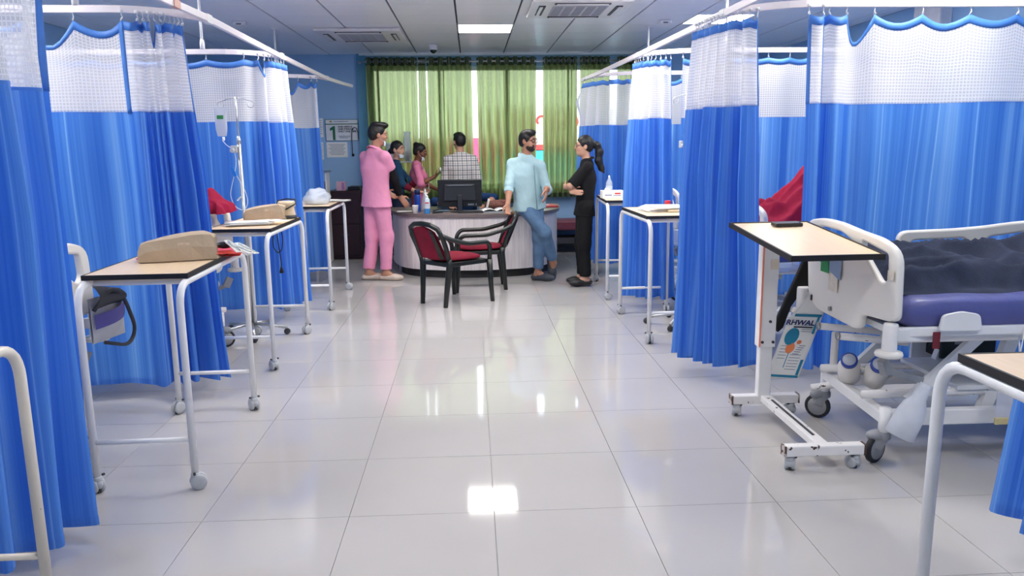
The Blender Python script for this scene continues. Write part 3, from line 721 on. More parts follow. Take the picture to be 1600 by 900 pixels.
    for sx, x in ((0, .07), (1, 1.9)):
        for sy in (-1, 1):
            a = .5 if sy < 0 else -.7
            c = MB(); w_ = MB(); ax = R3('Z', a) @ R3('X', PI/2)
            px, py = x+(-.03 if sx == 0 else .03), sy*.31+.01
            w_.lathe([(.030, -.014), (.060, -.014), (.068, -.009), (.068, .009), (.060, .014), (.030, .014)], (px, py, .068), 22, ax)
            o = w_.obj('caster_wheel', M_tyre, t, True)
            MB().lathe([(.01, -.017), (.050, -.016), (.054, 0), (.050, .016), (.01, .017)], (px, py, .068), 18, ax).obj('wheel_hub', M_greyrub, o, True)
            c.bar((x, sy*.31, .145), (px, py, .075), .058, .052).ell((x-.02, sy*.31+.01, .135), (.06, .036, .03), 12, 7).lathe([(.02, .12), (.033, .12), (.033, .15), (.02, .165)], (x, sy*.31, 0), 12)
            c.bar((x-.06, sy*.31+.02, .125), (x+.01, sy*.31, .145), .05, .022)
            c.obj('caster_fork', M_greyrub, t, True, bevel=.006)
    return t
bed = hospital_bed('white hospital bed with purple mattress and dark blanket beside the tray table', (1.85, 3.69, 0))
fp = rail_panel(.475, .715, .50, 'side_rail', bed)
cd = link('bed_card', panel_mesh([round_poly([(.02, .82), (.02, .94), (.31, .94), (.31, .90)], .015)], .004, .001, mv(-.0255, 0, 0) @ YZ, mat('blue_grey_card', (140, 160, 190), rough=.4), 'bed_card'), bed, label='blue grey card with green label')
MB().box((-.029, .19, .89), (.003, .09, .10)).obj('green_label', mat('green_sticker', (40, 140, 70), rough=.5), cd)
MB().box((-.0245, .10, .80), (.002, .10, .09)).obj('tape_mark', mat('old_tape', (216, 208, 196), rough=.6, var=.1, scale=40), bed)
MB().box((-.0245, -.435, .925), (.002, .05, .04)).obj('tape_mark', mat('old_tape', (216, 208, 196)), bed)
MB().box((.20, -.447, .63), (.03, .008, .075)).obj('red_strap', mat('dark_red_strap', (110, 30, 44), rough=.7), bed)
b2 = dup(bed, (1.99, 5.62, 0), label='white hospital bed with maroon blanket, between two curtains', skip=('bed_card', 'tape_mark', 'red_strap'))
b3 = dup(b2, (1.93, 7.62, 0), label='white hospital bed hidden behind the table with the file')
b4 = dup(b2, (-1.91, 3.42, 0), PI, label='white hospital bed half hidden by the front left curtain')
b5 = dup(b2, (-1.87, 5.60, 0), PI, label='white hospital bed end behind the table with the kraft bag')

def heap(name, label, cat, loc, lx, ly, hfun, m, nx=60, ny=40, seed=0, rim=.012, fold=1.0, group=None):
    """crumpled cloth: a closed sheet lying on what is below it"""
    def shape(u, v):
        x, y = (u-.5)*lx, (v-.5)*ly
        e = min(1, min(u, 1-u, v, 1-v)/.10); e = math.sqrt(max(0, 1-(1-e)**2))
        r = noise.noise(Vector((x*4+seed, y*5, seed)))
        rid = 1.5*abs(noise.noise(Vector((x*1.9+y*2.6+seed*3, y*4.4-x*2.1, seed+4))))
        rid2 = abs(noise.noise(Vector((x*5-y*3+seed*5, y*5+x*2, seed+8))))
        z = hfun(u, v)*(.82+.25*r)+fold*(.055*(.5-rid)+.02*(.5-rid2)+.015)*e
        wob = .05*noise.noise(Vector((u*5, v*5, seed+20)))
        return Vector((x+wob*(abs(u-.5)*2)**2, y+wob*1.2*(abs(v-.5)*2)**2, max(rim*e, z*e)))
    vs = []; mb = MB()
    mb.grid(lambda a, b: shape(a, b), nx, ny)
    mb.grid(lambda a, b: shape(a, b)*1.0-Vector((0, 0, shape(a, b).z*(.999 if 0 < a < 1 and 0 < b < 1 else 1))), nx//4, ny//4)
    t = mb.obj(name, m, None, True); t.location = loc
    return tag(t, label, cat, group)
M_blanket = mat('charcoal_navy_fleece', (54, 60, 79), rough=.9, var=.15, scale=14, spec=.15, bump=.2, bscale=120)
def hb1(u, v):
    x = u*1.5; y = v
    leg = .075*math.exp(-((v-.66)/.22)**2)
    return -.025+leg*(.6+.4*math.sin(u*PI*.9))+.05*math.exp(-((u-.72)/.16)**2-((v-.6)/.25)**2)+.05*math.exp(-((u-.14)/.12)**2-((v-.65)/.25)**2)
heap('blanket', 'rumpled dark navy fleece blanket heaped on the purple mattress', 'blanket', (2.66, 3.74, .818), 1.55, .76, hb1, M_blanket, 110, 70, seed=3, fold=3.0)
M_maroon = mat('maroon_fleece', (150, 30, 62), rough=.9, var=.14, scale=14, spec=.15, bump=.2, bscale=120)
def hb2(u, v): return float(np.interp(u, [0, .1, .22, .30, .38, .48, .6, .75, 1], [.10, .20, .23, .20, .29, .41, .48, .38, .15]))*math.exp(-((v-.5)/.42)**4)
heap('blanket', 'maroon fleece blanket raised over bent knees on the bed between curtains', 'blanket', (2.41, 5.60, .818), .92, .82, hb2, M_maroon, 80, 60, seed=5, fold=2.2)
def hb3(u, v): return .04+.13*math.exp(-((u-.5)/.25)**2-((v-.5)/.3)**2)
heap('maroon_cloth', 'maroon cloth draped over the white bed end behind the table with the kraft bag', 'cloth', (-1.88, 5.72, 1.05), .26, .30, hb3, M_maroon, 30, 30, seed=8, fold=.8)
heap('dark_jacket', 'dark cloth lying by the maroon blanket on the bed', 'cloth', (2.06, 5.98, .82), .24, .24, lambda u, v: .30, M_blanket, 24, 24, seed=12, fold=.8)

# things on, under and by the front bed
M_clearp = clear_mat('milky_clear_plastic', (236, 240, 248), see=.35, rough=.25)
M_pee = mat('pale_yellow_liquid', (206, 192, 142), rough=.2)
def urinal(label, loc, tilt, rz):
    t = thing('urine_bottle', label, 'bottle', loc, rz, 'bottles stored under the front bed')
    M = R3('X', tilt)
    MB().lathe([(.04, 0), (.055, .01), (.056, .13), (.048, .16), (.032, .19), (.030, .215)], (0, 0, 0), 16, M).obj('bottle_body', M_poly, t, True)
    MB().lathe([(.034, .205), (.040, .21), (.040, .235), (.034, .238)], (0, 0, 0), 16, M).obj('blue_collar', mat('blue_cap_plastic', (30, 62, 150), rough=.4), t, True)
    MB().lathe([(.001, .236), (.031, .237), (.031, .239), (.001, .240)], (0, 0, 0), 16, M, cap=False).obj('lid', mat('grey_lid', (176, 182, 196), rough=.3), t, True)
    MB().tube([M @ Vector(p) for p in ((.05, 0, .05), (.085, 0, .07), (.085, 0, .12), (.05, 0, .14))], .008, 6).obj('grip', M_poly, t, True)
urinal('grey bottle with a blue collar under the bed end, the left one', (1.95, 3.80, .30), .95, -.5)
urinal('grey bottle with a blue collar under the bed end, the right one', (2.04, 3.72, .30), .95, -.4)
jg = thing('urinal_jug', 'translucent white jug hanging tilted from the side of the front bed', 'jug', (2.035, 3.275, .40)); Mj = R3('Y', PI+.42)
MB().lathe([(.025, -.02), (.030, 0), (.031, .05), (.052, .09), (.062, .14), (.066, .245), (.055, .25)], (0, 0, 0), 18, Mj).obj('jug_body', mat('milky_plastic', (232, 236, 244), rough=.3, trans=.35), jg, True)
ub = thing('drainage_bag', 'clear drainage bag with a pale yellow bottom strip hanging under the front bed', 'bag', (2.47, 3.26, .22))
m = MB(); m.grid(lambda u, v: ((u-.5)*.2, -.012*math.sin(PI*u)*math.sin(PI*v)-.003, .02+v*.2), 10, 10).grid(lambda u, v: ((u-.5)*.2, .012*math.sin(PI*u)*math.sin(PI*v)+.003, .02+v*.2), 10, 10)
m.obj('bag_film', clear_mat('clear_film', (240, 242, 250), see=.55, rough=.2), ub, True)
MB().box((0, 0, .018), (.2, .016, .035)).obj('liquid', M_pee, ub, bevel=.005)
g = MB()
for k in range(7): g.box((.02+(.01 if k % 2 else 0), -.018, .08+k*.018), (.09 if k % 3 else .06, .001, .004))
g.obj('print', mat('pale_blue_print', (140, 150, 190)), ub)
MB().tube([(0, 0, .22), (.0, .02, .33), (-.01, .03, .44)], .004, 6).obj('tube', mat('clear_tube', (220, 226, 236), rough=.3), ub, True)

MB().tube([(0, 0, .24), (-.012, -.004, .12), (-.004, 0, 0)], .003, 5).tube([(.004, 0, .24), (.018, -.002, .1), (.003, 0, .0)], .003, 5).ell((0, 0, .07), (.008, .008, .008), 8, 6).obj('tie_cord', M_paper, bed, True, loc=(.60, -.452, .44))
bx = thing('black_box', 'black control box under the middle of the front bed', 'box', (2.63, 3.96, .352))
MB().box((0, 0, .09), (.30, .18, .17)).obj('box_body', M_black, bx, bevel=.008)
MB().box((-.05, -.092, .10), (.06, .004, .03)).obj('label_plate', M_greyrub, bx)
MB().tube([(-.13, -.08, .16), (-.2, -.12, .15), (-.22, -.1, .08)], .009, 6).obj('cable', M_black, bx, True)
# strap bag and leaflet hung on the foot end
sb = thing('black_bag', 'black strap bag hanging behind the footboard of the front bed', 'bag', (1.835, 4.17, .60))
MB().prism([(-.155, -.11), (-.10, .03), (-.03, .20), (.03, .36), (.07, .36), (.06, .14), (.045, .05), (-.02, .06), (-.06, .0), (-.10, -.12), (-.13, -.15)], -.015, .015, XZ.to_3x3()).obj('bag_body', mat('black_cloth', (18, 18, 20), rough=.85), sb, bevel=.008)
MB().tube([(.045, -.02, .12), (.07, -.05, .03), (.10, -.08, -.02), (.15, -.14, -.045)], .007, 6).obj('strap', M_black, sb, True)
lf = thing('leaflet', 'white health leaflet with blue border and round pictures hanging from the bed end', 'leaflet', (1.782, 4.06, .45))
LM = Matrix(((1, 0, .30, 0), (-.12, 0, -.0, 0), (0, 1, 1, 0), (0, 0, 0, 1)))
def leaf(x, z, d=0): return Vector((x+.28*z+.0, -.30*x-.05*z-d, z))
def leafquad(mb, x0, x1, z0, z1, d): mb.grid(lambda a, b: leaf(lerp(x0, x1, a), lerp(z0, z1, b), d+.012*math.sin(lerp(z0, z1, b)*5)), 3, 6)
m = MB(); vs = []
out = [(-.09, -.255), (.075, -.235), (.08, .12), (.075, .17), (.03, .255), (-.035, .12)]
m.grid(lambda a, b: leaf(lerp(-.085+.045*max(0, b-.7)/.3*1.4, .078-.05*max(0, (b-.72)/.28)**2, a), lerp(-.255, .25, b)+.02*a*(1-b), .012*math.sin(lerp(-.255, .25, b)*5)), 8, 20)
lb = m.obj('sheet', M_paper, lf, True, solid=.0015)
M_teal = mat('teal_print', (28, 132, 168), rough=.6); M_org = mat('orange_print', (236, 136, 84), rough=.6)
m = MB(); leafquad(m, -.06, .072, .115, .13, .003); leafquad(m, .055, .067, -.0+.02, .115, .003); leafquad(m, -.08, .07, -.236, -.222, .003); leafquad(m, .054, .068, -.22, -.13, .003); leafquad(m, -.022, -.018, -.18, -.09, .003)
m.obj('blue_border', M_teal, lb, True)
def disc(cx, cz, rx, rz_, mm, nm, d=.003): MB().grid(lambda a, b: leaf(cx+rx*b*math.cos(2*PI*a), cz+rz_*b*math.sin(2*PI*a), d+.012*math.sin((cz+rz_*b*math.sin(2*PI*a))*5)), 20, 2).obj(nm, mm, lb, True)
disc(-.035, .0, .034, .05, M_teal, 'round_picture'); disc(-.022, -.065, .022, .032, M_org, 'round_picture'); disc(.012, -.03, .012, .012, M_org, 'round_picture')
m = MB()
for k in range(9): leafquad(m, -.07 if k > 3 else .0, -.03 if k > 3 else .055, -.20+.018*k if k > 3 else .03+.012*k, -.197+.018*k if k > 3 else .033+.012*k, .003)
for k in range(6): leafquad(m, -.01, .045, -.19+.017*k, -.187+.017*k, .003)
for k in range(5): leafquad(m, .0+.005*k, .03+.005*k, -.10+.012*k, -.096+.012*k, .003)
m.obj('text_lines', mat('grey_print', (130, 140, 160)), lb)['kind'] = 'stuff'
def leaf_text(txt, size, x, z, mm, name):
    me = text_mesh(txt, size, mm, Matrix.Identity(4), .0002, 'RIGHT', .0012, name)
    for v in me.vertices:
        p = leaf(v.co.x+x, v.co.y+z, .004+.012*math.sin((v.co.y+z)*5)-v.co.z); v.co = p
    link(name, me, lb)
leaf_text('RHWAL', .040, .052, .068, mat('navy_print', (40, 52, 110)), 'heading'); m = MB(); leafquad(m, -.045, .048, .052, .060, .004); m.obj('subheading_line', M_print, lb)
MB().box((.06, -.02, .225), (.03, .02, .03)).obj('clip', M_black, lf)
# bits at the half hidden left bed
hg = thing('grey_shoulder_bag', 'grey strap bag with purple flap hanging on the half hidden left bed', 'bag', (-1.845, 3.86, .58), -.2)
m = MB(); m.grid(lambda u, v: (.03+.05*math.sin(PI*v)*math.sin(PI*u), (u-.5)*.24, .0+.22*v), 10, 10).grid(lambda u, v: (.02, (u-.5)*.24, .22*v), 4, 4)
m.obj('bag_body', mat('pale_grey_cloth', (196, 198, 206), rough=.8), hg, True)
MB().grid(lambda u, v: (.045+.05*math.sin(PI*u), (u-.5)*.23, .07+.07*v+.05*u), 8, 4).obj('purple_flap', mat('purple_cloth', (108, 104, 176), rough=.8), hg, True)
MB().tube(fillet([(.04, -.11, .16), (.09, -.04, .27), (.07, .08, .2), (.08, .14, .02), (.09, .06, -.05), (.06, -.08, .0)], .06), .010, 6).obj('strap', mat('dark_grey_strap', (70, 72, 80), rough=.8), hg, True)
MB().grid(lambda u, v: (.05+.04*math.sin(PI*v), (u-.5)*.2-.02, .17+.12*v*(1-.4*u)), 8, 5).obj('dark_lining', mat('dark_grey_strap', (70, 72, 80)), hg, True)
pd = MB().tube([(0, -.06, 0), (0, .06, .0)], .035, 14).bar((0, -.02, .03), (-.04, .0, .14), .015, .03).obj('foot_roller', M_greyrub, b4, True, label='grey foot roller on a bracket'); pd.location = (-.09, .42, .40)
cd2 = MB().box((0, 0, 0), (.03, .06, .18)).obj('roller_bracket', M_white, b4); cd2.location = (-.05, .40, .52)

# urine bag under the second right bed
ub2 = dup(ub, (2.30, 5.19, .28), label='clear drainage bag hanging under the bed with the maroon blanket'); ub2.scale = (.85, 1, .9)

# ------------------------------------------------------------------ reception desk
M_ply = mat('streaked_pale_wood_laminate', (222, 214, 216), rough=.35, var=.10, scale=5, stretch=(9, 9, .45), rgb2=(240, 234, 234))
M_top = mat('grey_brown_wood_edge', (120, 108, 108), rough=.35, var=.18, scale=5, stretch=(3, 3, 22))
def catmull(P, k=6):
    out = []; n = len(P)
    for i in range(n-1):
        p = [Vector(P[j]) for j in (max(i-1, 0), i, i+1, min(i+2, n-1))]
        for j in range(k):
            t = j/k; q = .5*(2*p[1]+(p[2]-p[0])*t+(2*p[0]-5*p[1]+4*p[2]-p[3])*t*t+(3*p[1]-p[0]-3*p[2]+p[3])*t**3); out.append((q.x, q.y))
    return out+[tuple(P[-1])]
front = catmull([(-1.0, 10.02), (-.975, 9.62), (-.78, 9.12), (-.34, 8.87), (.2, 8.84), (.70, 8.98), (1.0, 9.42), (1.09, 9.95), (1.10, 10.25)])
def off(P, d):
    out = []
    for i, p in enumerate(P):
        t = (Vector(P[min(i+1, len(P)-1)])-Vector(P[max(i-1, 0)])).normalized(); out.append((p[0]-t.y*d, p[1]+t.x*d))
    return out
dk = thing('reception_desk', 'curved reception desk with pale streaked front and grey wood top', 'desk', (0, 9.6, 0))
def ring(P, Q, z0, z1):
    m = MB(); n = len(P); vs = []
    for z in (z0, z1):
        vs += [(x, y-9.6, z) for x, y in P]+[(x, y-9.6, z) for x, y in Q]
    N2 = 2*n; fs = []
    for i in range(n-1):
        fs += [(i, n+i, n+i+1, i+1), (N2+i, N2+i+1, N2+n+i+1, N2+n+i), (i, i+1, N2+i+1, N2+i), (n+i, N2+n+i, N2+n+i+1, n+i+1)]
    fs += [(0, N2, N2+n, n), (n-1, 2*n-1, N2+2*n-1, N2+n-1)]
    return m.add(vs, fs)
ring(off(front, -.03), off(front, .56), .705, .745).obj('worktop', M_top, dk, bevel=.003)
ring(front, off(front, .03), .095, .705).obj('front_panel', M_ply, dk)
ring(off(front, .05), off(front, .10), 0, .095).obj('plinth', mat('dark_plinth', (32, 32, 34), rough=.6), dk)
for (x, y, a) in ((-1.0, 10.0, 0), (1.09, 10.24, 0)): MB().box((x+(.25 if x < 0 else -.25), y-9.6, .40), (.5, .03, .61)).obj('side_panel', M_ply, dk)
for k in (8, 24, 36):
    x, y = off(front, .05)[k]; MB().lathe([(.022, 0), (.022, .10)], (x, y-9.6-.03, 0), 10).obj('desk_foot', M_castw, dk, True)
DZ = .745

# things on the desk
mo = thing('monitor', 'black computer monitor seen from behind on the reception desk', 'monitor', (-.14, 9.16, DZ))
sh = panel_mesh([round_poly([(-.258, .06), (-.258, .375), (.258, .375), (.258, .06)], .012)], .03, .006, XZ, M_black, 'monitor_shell'); link('monitor_shell', sh, mo)
m = MB(); m.prism([(-.19, .13), (-.175, .325), (.175, .325), (.19, .13)], .014, .05, XZ.to_3x3()); m.obj('back_cover', mat('dark_grey_plastic', (40, 44, 52), rough=.4), mo, bevel=.012)
MB().box((0, -.062, .31), (.29, .02, .012)).obj('cover_lip', mat('grey_sheen_plastic', (92, 98, 108), rough=.25), mo, bevel=.004)
MB().box((0, -.045, .10), (.055, .03, .20)).obj('neck', mat('dark_grey_plastic', (40, 44, 52)), mo, bevel=.006)
MB().lathe([(.12, 0), (.12, .008), (.05, .014)], (0, -.02, 0), 24).obj('stand_foot', M_black, mo)
for k in range(6): MB().box((.10+.014*k if k < 5 else .19, -.0165, .085), (.008 if k % 2 else .011, .001, .022)).obj('marking', mat('grey_print', (130, 140, 160)), mo)
cu = thing('paper_cup', 'white paper cup on the desk edge', 'cup', (-.655, 9.02, DZ))
MB().lathe([(.028, 0), (.037, .09), (.039, .093), (.036, .093), (.027, .004)], (0, 0, 0), 18).obj('cup_body', M_paper, cu, True)
sa = thing('sanitizer_bottle', 'clear pump bottle with blue liquid and white pump on the desk', 'bottle', (-.515, 8.96, DZ))
MB().lathe([(.03, 0), (.034, .004), (.034, .09), (.033, .10)], (0, 0, 0), 18).obj('blue_liquid', mat('blue_gel', (70, 150, 220), rough=.15), sa, True)
MB().lathe([(.033, .10), (.034, .105), (.034, .155), (.022, .178), (.012, .186)], (0, 0, 0), 18).obj('bottle_neck', mat('pale_blue_bottle', (206, 222, 236), rough=.2), sa, True)
MB().lathe([(.0345, .06), (.0345, .13)], (0, 0, 0), 18, cap=False).obj('bottle_label', mat('pale_label', (206, 214, 226)), sa, True)
MB().box((0, -.0345, .125), (.045, .002, .014)).obj('red_line', M_redp, sa)
MB().lathe([(.014, .184), (.014, .205), (.005, .207), (.005, .225), (.012, .226), (.012, .238)], (0, 0, 0), 12).bar((0, 0, .233), (-.035, -.01, .230), .012, .01).obj('pump', M_paper, sa, True)
fb_ = thing('water_bottle', 'dark blue steel bottle standing on the desk beside the paper', 'bottle', (-.645, 9.28, DZ))
MB().lathe([(.036, 0), (.038, .006), (.038, .19), (.03, .21)], (0, 0, 0), 18).obj('bottle_body', mat('deep_blue_gloss', (30, 70, 160), rough=.2), fb_, True)
MB().lathe([(.034, .20), (.034, .255), (.03, .26)], (0, 0, 0), 16).obj('bottle_cap', mat('navy_cap', (22, 40, 90), rough=.4), fb_, True)
pc = thing('paper_cone', 'white folded paper standing beside the blue bottle', 'paper', (-.56, 9.36, DZ))
MB().grid(lambda u, v: ((u-.5)*.12*(1-v*.85), .02*math.cos(u*5), .26*v), 6, 6).obj('folded_sheet', M_paper, pc, True, solid=.001)
def sheets(label, loc, rz, sx, sy, n=3, mm=None, grp=None, cat='papers'):
    t = thing('paper_stack', label, cat, loc, rz, grp); r = random.Random(n+int(loc[0]*100))
    for k in range(n):
        o = MB().grid(lambda u, v: ((u-.5)*sx, (v-.5)*sy, .003*math.sin(u*4+k)*v), 5, 5).obj('sheet', mm or M_paper, t, True, solid=.0015)
        o.location = (r.uniform(-.02, .02), r.uniform(-.02, .02), .005+k*.006); o.rotation_euler.z = r.uniform(-.15, .15)
    return t
sheets('white papers under the hand of the person in pink at the desk end', (-.78, 9.22, DZ), .3, .2, .14, 2)
ob = thing('open_book', 'open white register lying on the desk right of the monitor', 'book', (.27, 9.14, DZ), .12)
for s in (-1, 1): MB().grid(lambda u, v: (s*u*.19, (v-.5)*.24, .012+.028*math.sin(PI*min(1, u*1.15))*(1-.3*u)), 8, 2).obj('page', M_paper, ob, True, solid=.004)
MB().box((0, 0, .004), (.37, .25, .006)).obj('cover', mat('pale_blue_cover', (184, 200, 212)), ob)
MB().grid(lambda u, v: (-.1+.03*u, (v-.5)*.16, .03+.12*u), 3, 3).obj('raised_page', M_paper, ob, True, solid=.001)
bg_ = thing('brown_pouch', 'brown cloth pouch on the desk behind the open register', 'pouch', (.30, 9.42, DZ))
MB().ell((0, 0, .055), (.15, .09, .06), 18, 10).ell((.06, -.02, .09), (.07, .05, .035), 12, 8).obj('pouch_body', mat('brown_cloth', (122, 78, 70), rough=.85, var=.2, scale=30), bg_, True)
rb = thing('red_folder', 'red folder lying at the right end of the desk', 'folder', (.90, 9.75, DZ), .15)
MB().box((0, 0, .012), (.30, .34, .02)).obj('folder_cover', mat('red_folder_card', (196, 74, 84), rough=.5), rb, bevel=.004)
MB().box((.02, -.02, .0235), (.08, .05, .002)).obj('cover_label', M_paper, rb)
kb = thing('keyboard', 'black keyboard on the desk in front of the monitor foot', 'keyboard', (-.02, 9.0, DZ), .06)
MB().box((0, 0, .009), (.30, .11, .014)).obj('keyboard_body', M_black, kb, bevel=.003); 
m = MB()
for i in range(12):
    for j in range(4): m.box((-.132+.024*i, -.036+.024*j, .018), (.019, .019, .006))
o = m.obj('keys', mat('dark_keys', (46, 48, 54)), kb); o['kind'] = 'stuff'
st_ = thing('stamp_set', 'small dark stapler and pens on the desk left of the monitor', 'stapler', (-.40, 9.02, DZ), .4)
MB().box((0, 0, .012), (.12, .03, .018)).bar((-.055, 0, .03), (.06, 0, .05), .028, .016).obj('stapler_body', M_black, st_, bevel=.004)
sheets('blue and white tray of slips on the desk beside the pump bottle', (-.36, 9.2, DZ), .1, .14, .1, 3, mat('pale_blue_paper', (150, 186, 216)))

# ------------------------------------------------------------------ two black armchairs with maroon cushions
M_chair = mat('black_green_chair_plastic', (22, 27, 26), rough=.3, var=.1)
M_seat = mat('maroon_velour', (128, 20, 46), rough=.75, var=.18, scale=8, spec=.25)
def armchair(label, loc, rz):
    t = thing('armchair', label, 'chair', loc, rz, 'black armchairs by the desk')
    for s in (-1, 1):
        MB().tube([(s*.165, -.255, 0), (s*.175, -.235, .2), (s*.19, -.215, .40), (s*.195, -.225, .46)], [.022, .027, .031, .028], 8).obj('rear_leg', M_chair, t, True)
        MB().tube(fillet([(s*.205, -.335, .70), (s*.25, -.26, .655), (s*.285, -.06, .60), (s*.29, .20, .595), (s*.275, .245, .53), (s*.262, .245, .40)], .05, 5), .022, 8).obj('armrest', M_chair, t, True)
        MB().tube([(s*.262, .245, .42), (s*.268, .255, .2), (s*.277, .268, 0)], [.030, .026, .021], 8).obj('front_leg', M_chair, t, True)
    bk = [(-.195, -.225, .44), (-.205, -.265, .56), (-.215, -.32, .68), (-.19, -.355, .755), (-.11, -.375, .79), (0, -.38, .80)]
    MB().tube(bk+[(-x, y, z) for x, y, z in reversed(bk[:-1])], .024, 8).obj('back_frame', M_chair, t, True)
    def back(u, v, d): x = (u-.5)*2; w = .175*(1-.15*v**3); return (x*w, -.245-.12*v-.03*(1-x*x)+d, .46+.315*v-.05*v*x*x)
    m = MB(); m.grid(lambda u, v: back(u, v, .016), 10, 10).grid(lambda u, v: back(1-u, v, -.016), 10, 10)
    bp = m.obj('back_cushion', M_seat, t, True)
    for s in (0, 1): MB().grid(lambda u, v: back(s*.86+u*.14, v, -.019), 2, 8).obj('back_edge', M_chair, bp, True, solid=.004)
    sf = round_poly([(-.20, -.24), (-.26, .24), (.26, .24), (.20, -.24)], .06, 5)
    MB().prism(sf, .385, .425).obj('seat_frame', M_chair, t, bevel=.006)
    m = MB()
    def cush(u, v):
        q = 2*PI*u; k = v*PI; n = 3.2
        cx, sx = math.copysign(abs(math.cos(q))**(2/n), math.cos(q)), math.copysign(abs(math.sin(q))**(2/n), math.sin(q))
        r = math.sin(k)**.5; y = sx*.235*r; return (cx*(.215+.035*sx)*r, y+.0, .447+.036*(-math.cos(k))*(1 if math.cos(k) < 0 else .6))
    m.grid(cush, 32, 10); m.obj('seat_cushion', M_seat, t, True)
    return t
armchair('black plastic armchair with maroon cushions, standing free with its back to the camera', (-.20, 7.50, 0), -.80)
armchair('black plastic armchair with maroon cushions whose back the person in blue holds', (.08, 8.24, 0), 1.62)

# ------------------------------------------------------------------ things on the side tables
TZ = .9665
def paper_bag(label, loc, rz, l, w, h, tilt=0):
    """folded paper bag lying on its side: creased gussets, a folded bottom, a toothed open mouth"""
    t = thing('paper_bag', label, 'bag', loc, rz, 'kraft paper bags lying on the tables')
    U = [0, .05, .14, .3, .5, .7, .86, .95, 1]; Hh = [.42, .62, .74, .84, .92, 1.0, 1.02, .95, .86]; Ww = [.80, .92, .98, 1, 1, 1, .98, .96, .93]
    rnd = random.Random(int(l*1000)); vs = []; n = 8
    for u, hh, ww in zip(U, Hh, Ww):
        x = (u-.5)*l; H_, W_ = h*hh, w*ww/2; j = lambda a: rnd.uniform(-a, a)
        sec = [(-W_, 0), (W_, 0), (W_*1.02, H_*.28), (W_*.93, H_*.52), (W_*.90, H_*.93), (W_*.2, H_*1.0), (-W_*.80, H_*.95), (-W_*1.0, H_*.5)]
        vs += [(x+j(.004), y+j(.004), max(0, z+(j(.005) if z > .01 else 0))) for y, z in sec]
    fs = [tuple(range(n))]+[(i*n+k, (i+1)*n+k, (i+1)*n+(k+1) % n, i*n+(k+1) % n) for i in range(len(U)-1) for k in range(n)]
    m = MB().add(vs, fs); bg = m.obj('bag_body', M_kraft, t, bevel=.002)
    e = len(U)-1; tv = []; tf = []
    for k in range(n):
        a, b_ = Vector(vs[e*n+k]), Vector(vs[e*n+(k+1) % n]); c_ = 5
        for q in range(c_):
            p0, p1 = a.lerp(b_, q/c_), a.lerp(b_, (q+1)/c_); i0 = len(tv); tv += [tuple(p0), tuple(p1), tuple((p0+p1)/2+Vector((.012, 0, 0)))]; tf.append((i0, i0+1, i0+2))
    MB().add(tv, tf).obj('toothed_mouth', M_kraft, bg, solid=.001)
    MB().add([vs[k] for k in (0, 1, 3, 5, 6)], [(0, 1, 2, 3, 4)]).obj('folded_bottom', mat('kraft_shade', (176, 150, 120), rough=.8), bg, solid=.003)
    MB().box((.10*l, -w*.47, h*.55), (.16*l, .002, .25*h)).obj('torn_label', mat('kraft_pale', (206, 188, 164), rough=.8, var=.2, scale=60), bg)
    return t
paper_bag('large brown kraft paper bag lying on the nearest left table', (-1.455, 3.87, TZ+.004), .30, .35, .17, .13)
def packet(label, loc, rz, mm, sx, sy, nm='packet'):
    t = thing(nm, label, 'packet', loc, rz, None); MB().grid(lambda u, v: ((u-.5)*sx, (v-.5)*sy, .012+.010*math.sin(PI*u)*math.sin(PI*v)), 6, 6).grid(lambda u, v: ((u-.5)*sx, (v-.5)*sy, .0), 6, 6).obj('wrapper', mm, t, True)
    m = MB().box((0, 0, .0235), (sx*.5, sy*.18, .001)); m.obj('print', mat('pink_print', (250, 120, 140)), t); return t
packet('pink red medicine packet under the big paper bag at the far table corner', (-1.335, 4.16, TZ), .35, mat('pink_red_foil', (232, 62, 96), rough=.4, var=.2, scale=40), .24, .18)
packet('orange red packet beside the pink one at the table edge', (-1.275, 4.02, TZ), .2, mat('orange_red_foil', (244, 84, 66), rough=.4, var=.1, scale=40), .16, .12)
packet('pink red packet corner sticking out under the left end of the paper bag', (-1.60, 3.86, TZ), .5, mat('pink_red_foil', (232, 62, 96)), .10, .08)
dt = thing('dark_pouch', 'small black pouch peeking out behind the paper bag', 'pouch', (-1.285, 4.06, TZ+.026), .4); MB().ell((0, 0, .02), (.045, .03, .018), 12, 8).obj('pouch_body', M_black, dt, True)
for k, (x, y, a, c) in enumerate(((-1.20, 4.04, -.9, 0), (-1.165, 4.02, -.8, 1), (-1.18, 3.96, -.75, 2), (-1.215, 3.97, -1.0, 0))):
    t = thing('syringe', ['wrapped white syringe uppermost in the bundle hanging over the table edge', 'wrapped syringe with a dark stripe in the bundle over the table edge', 'wrapped syringe lowest in the bundle, pointing at the aisle', 'wrapped syringe nearest to the red packets in the bundle'][k], 'syringe', (x, y, TZ+.024+.009*k), a, 'wrapped syringes on the nearest left table'); t.rotation_euler.y = .18
    MB().box((0, 0, 0), (.21, .03, .004)).obj('wrapper', mat('white_wrapper', (238, 238, 236), rough=.3), t)
    MB().tube([(-.07, 0, .006), (.03, 0, .006)], .007, 8).tube([(.03, 0, .006), (.09, 0, .006)], .003, 6).obj('barrel', mat('clear_barrel', (214, 222, 224), rough=.2), t, True)
    MB().box((.06, .008, .003), (.07, .006, .001)).obj('stripe', [M_print, mat('green_print', (60, 130, 90)), M_print][c], t)

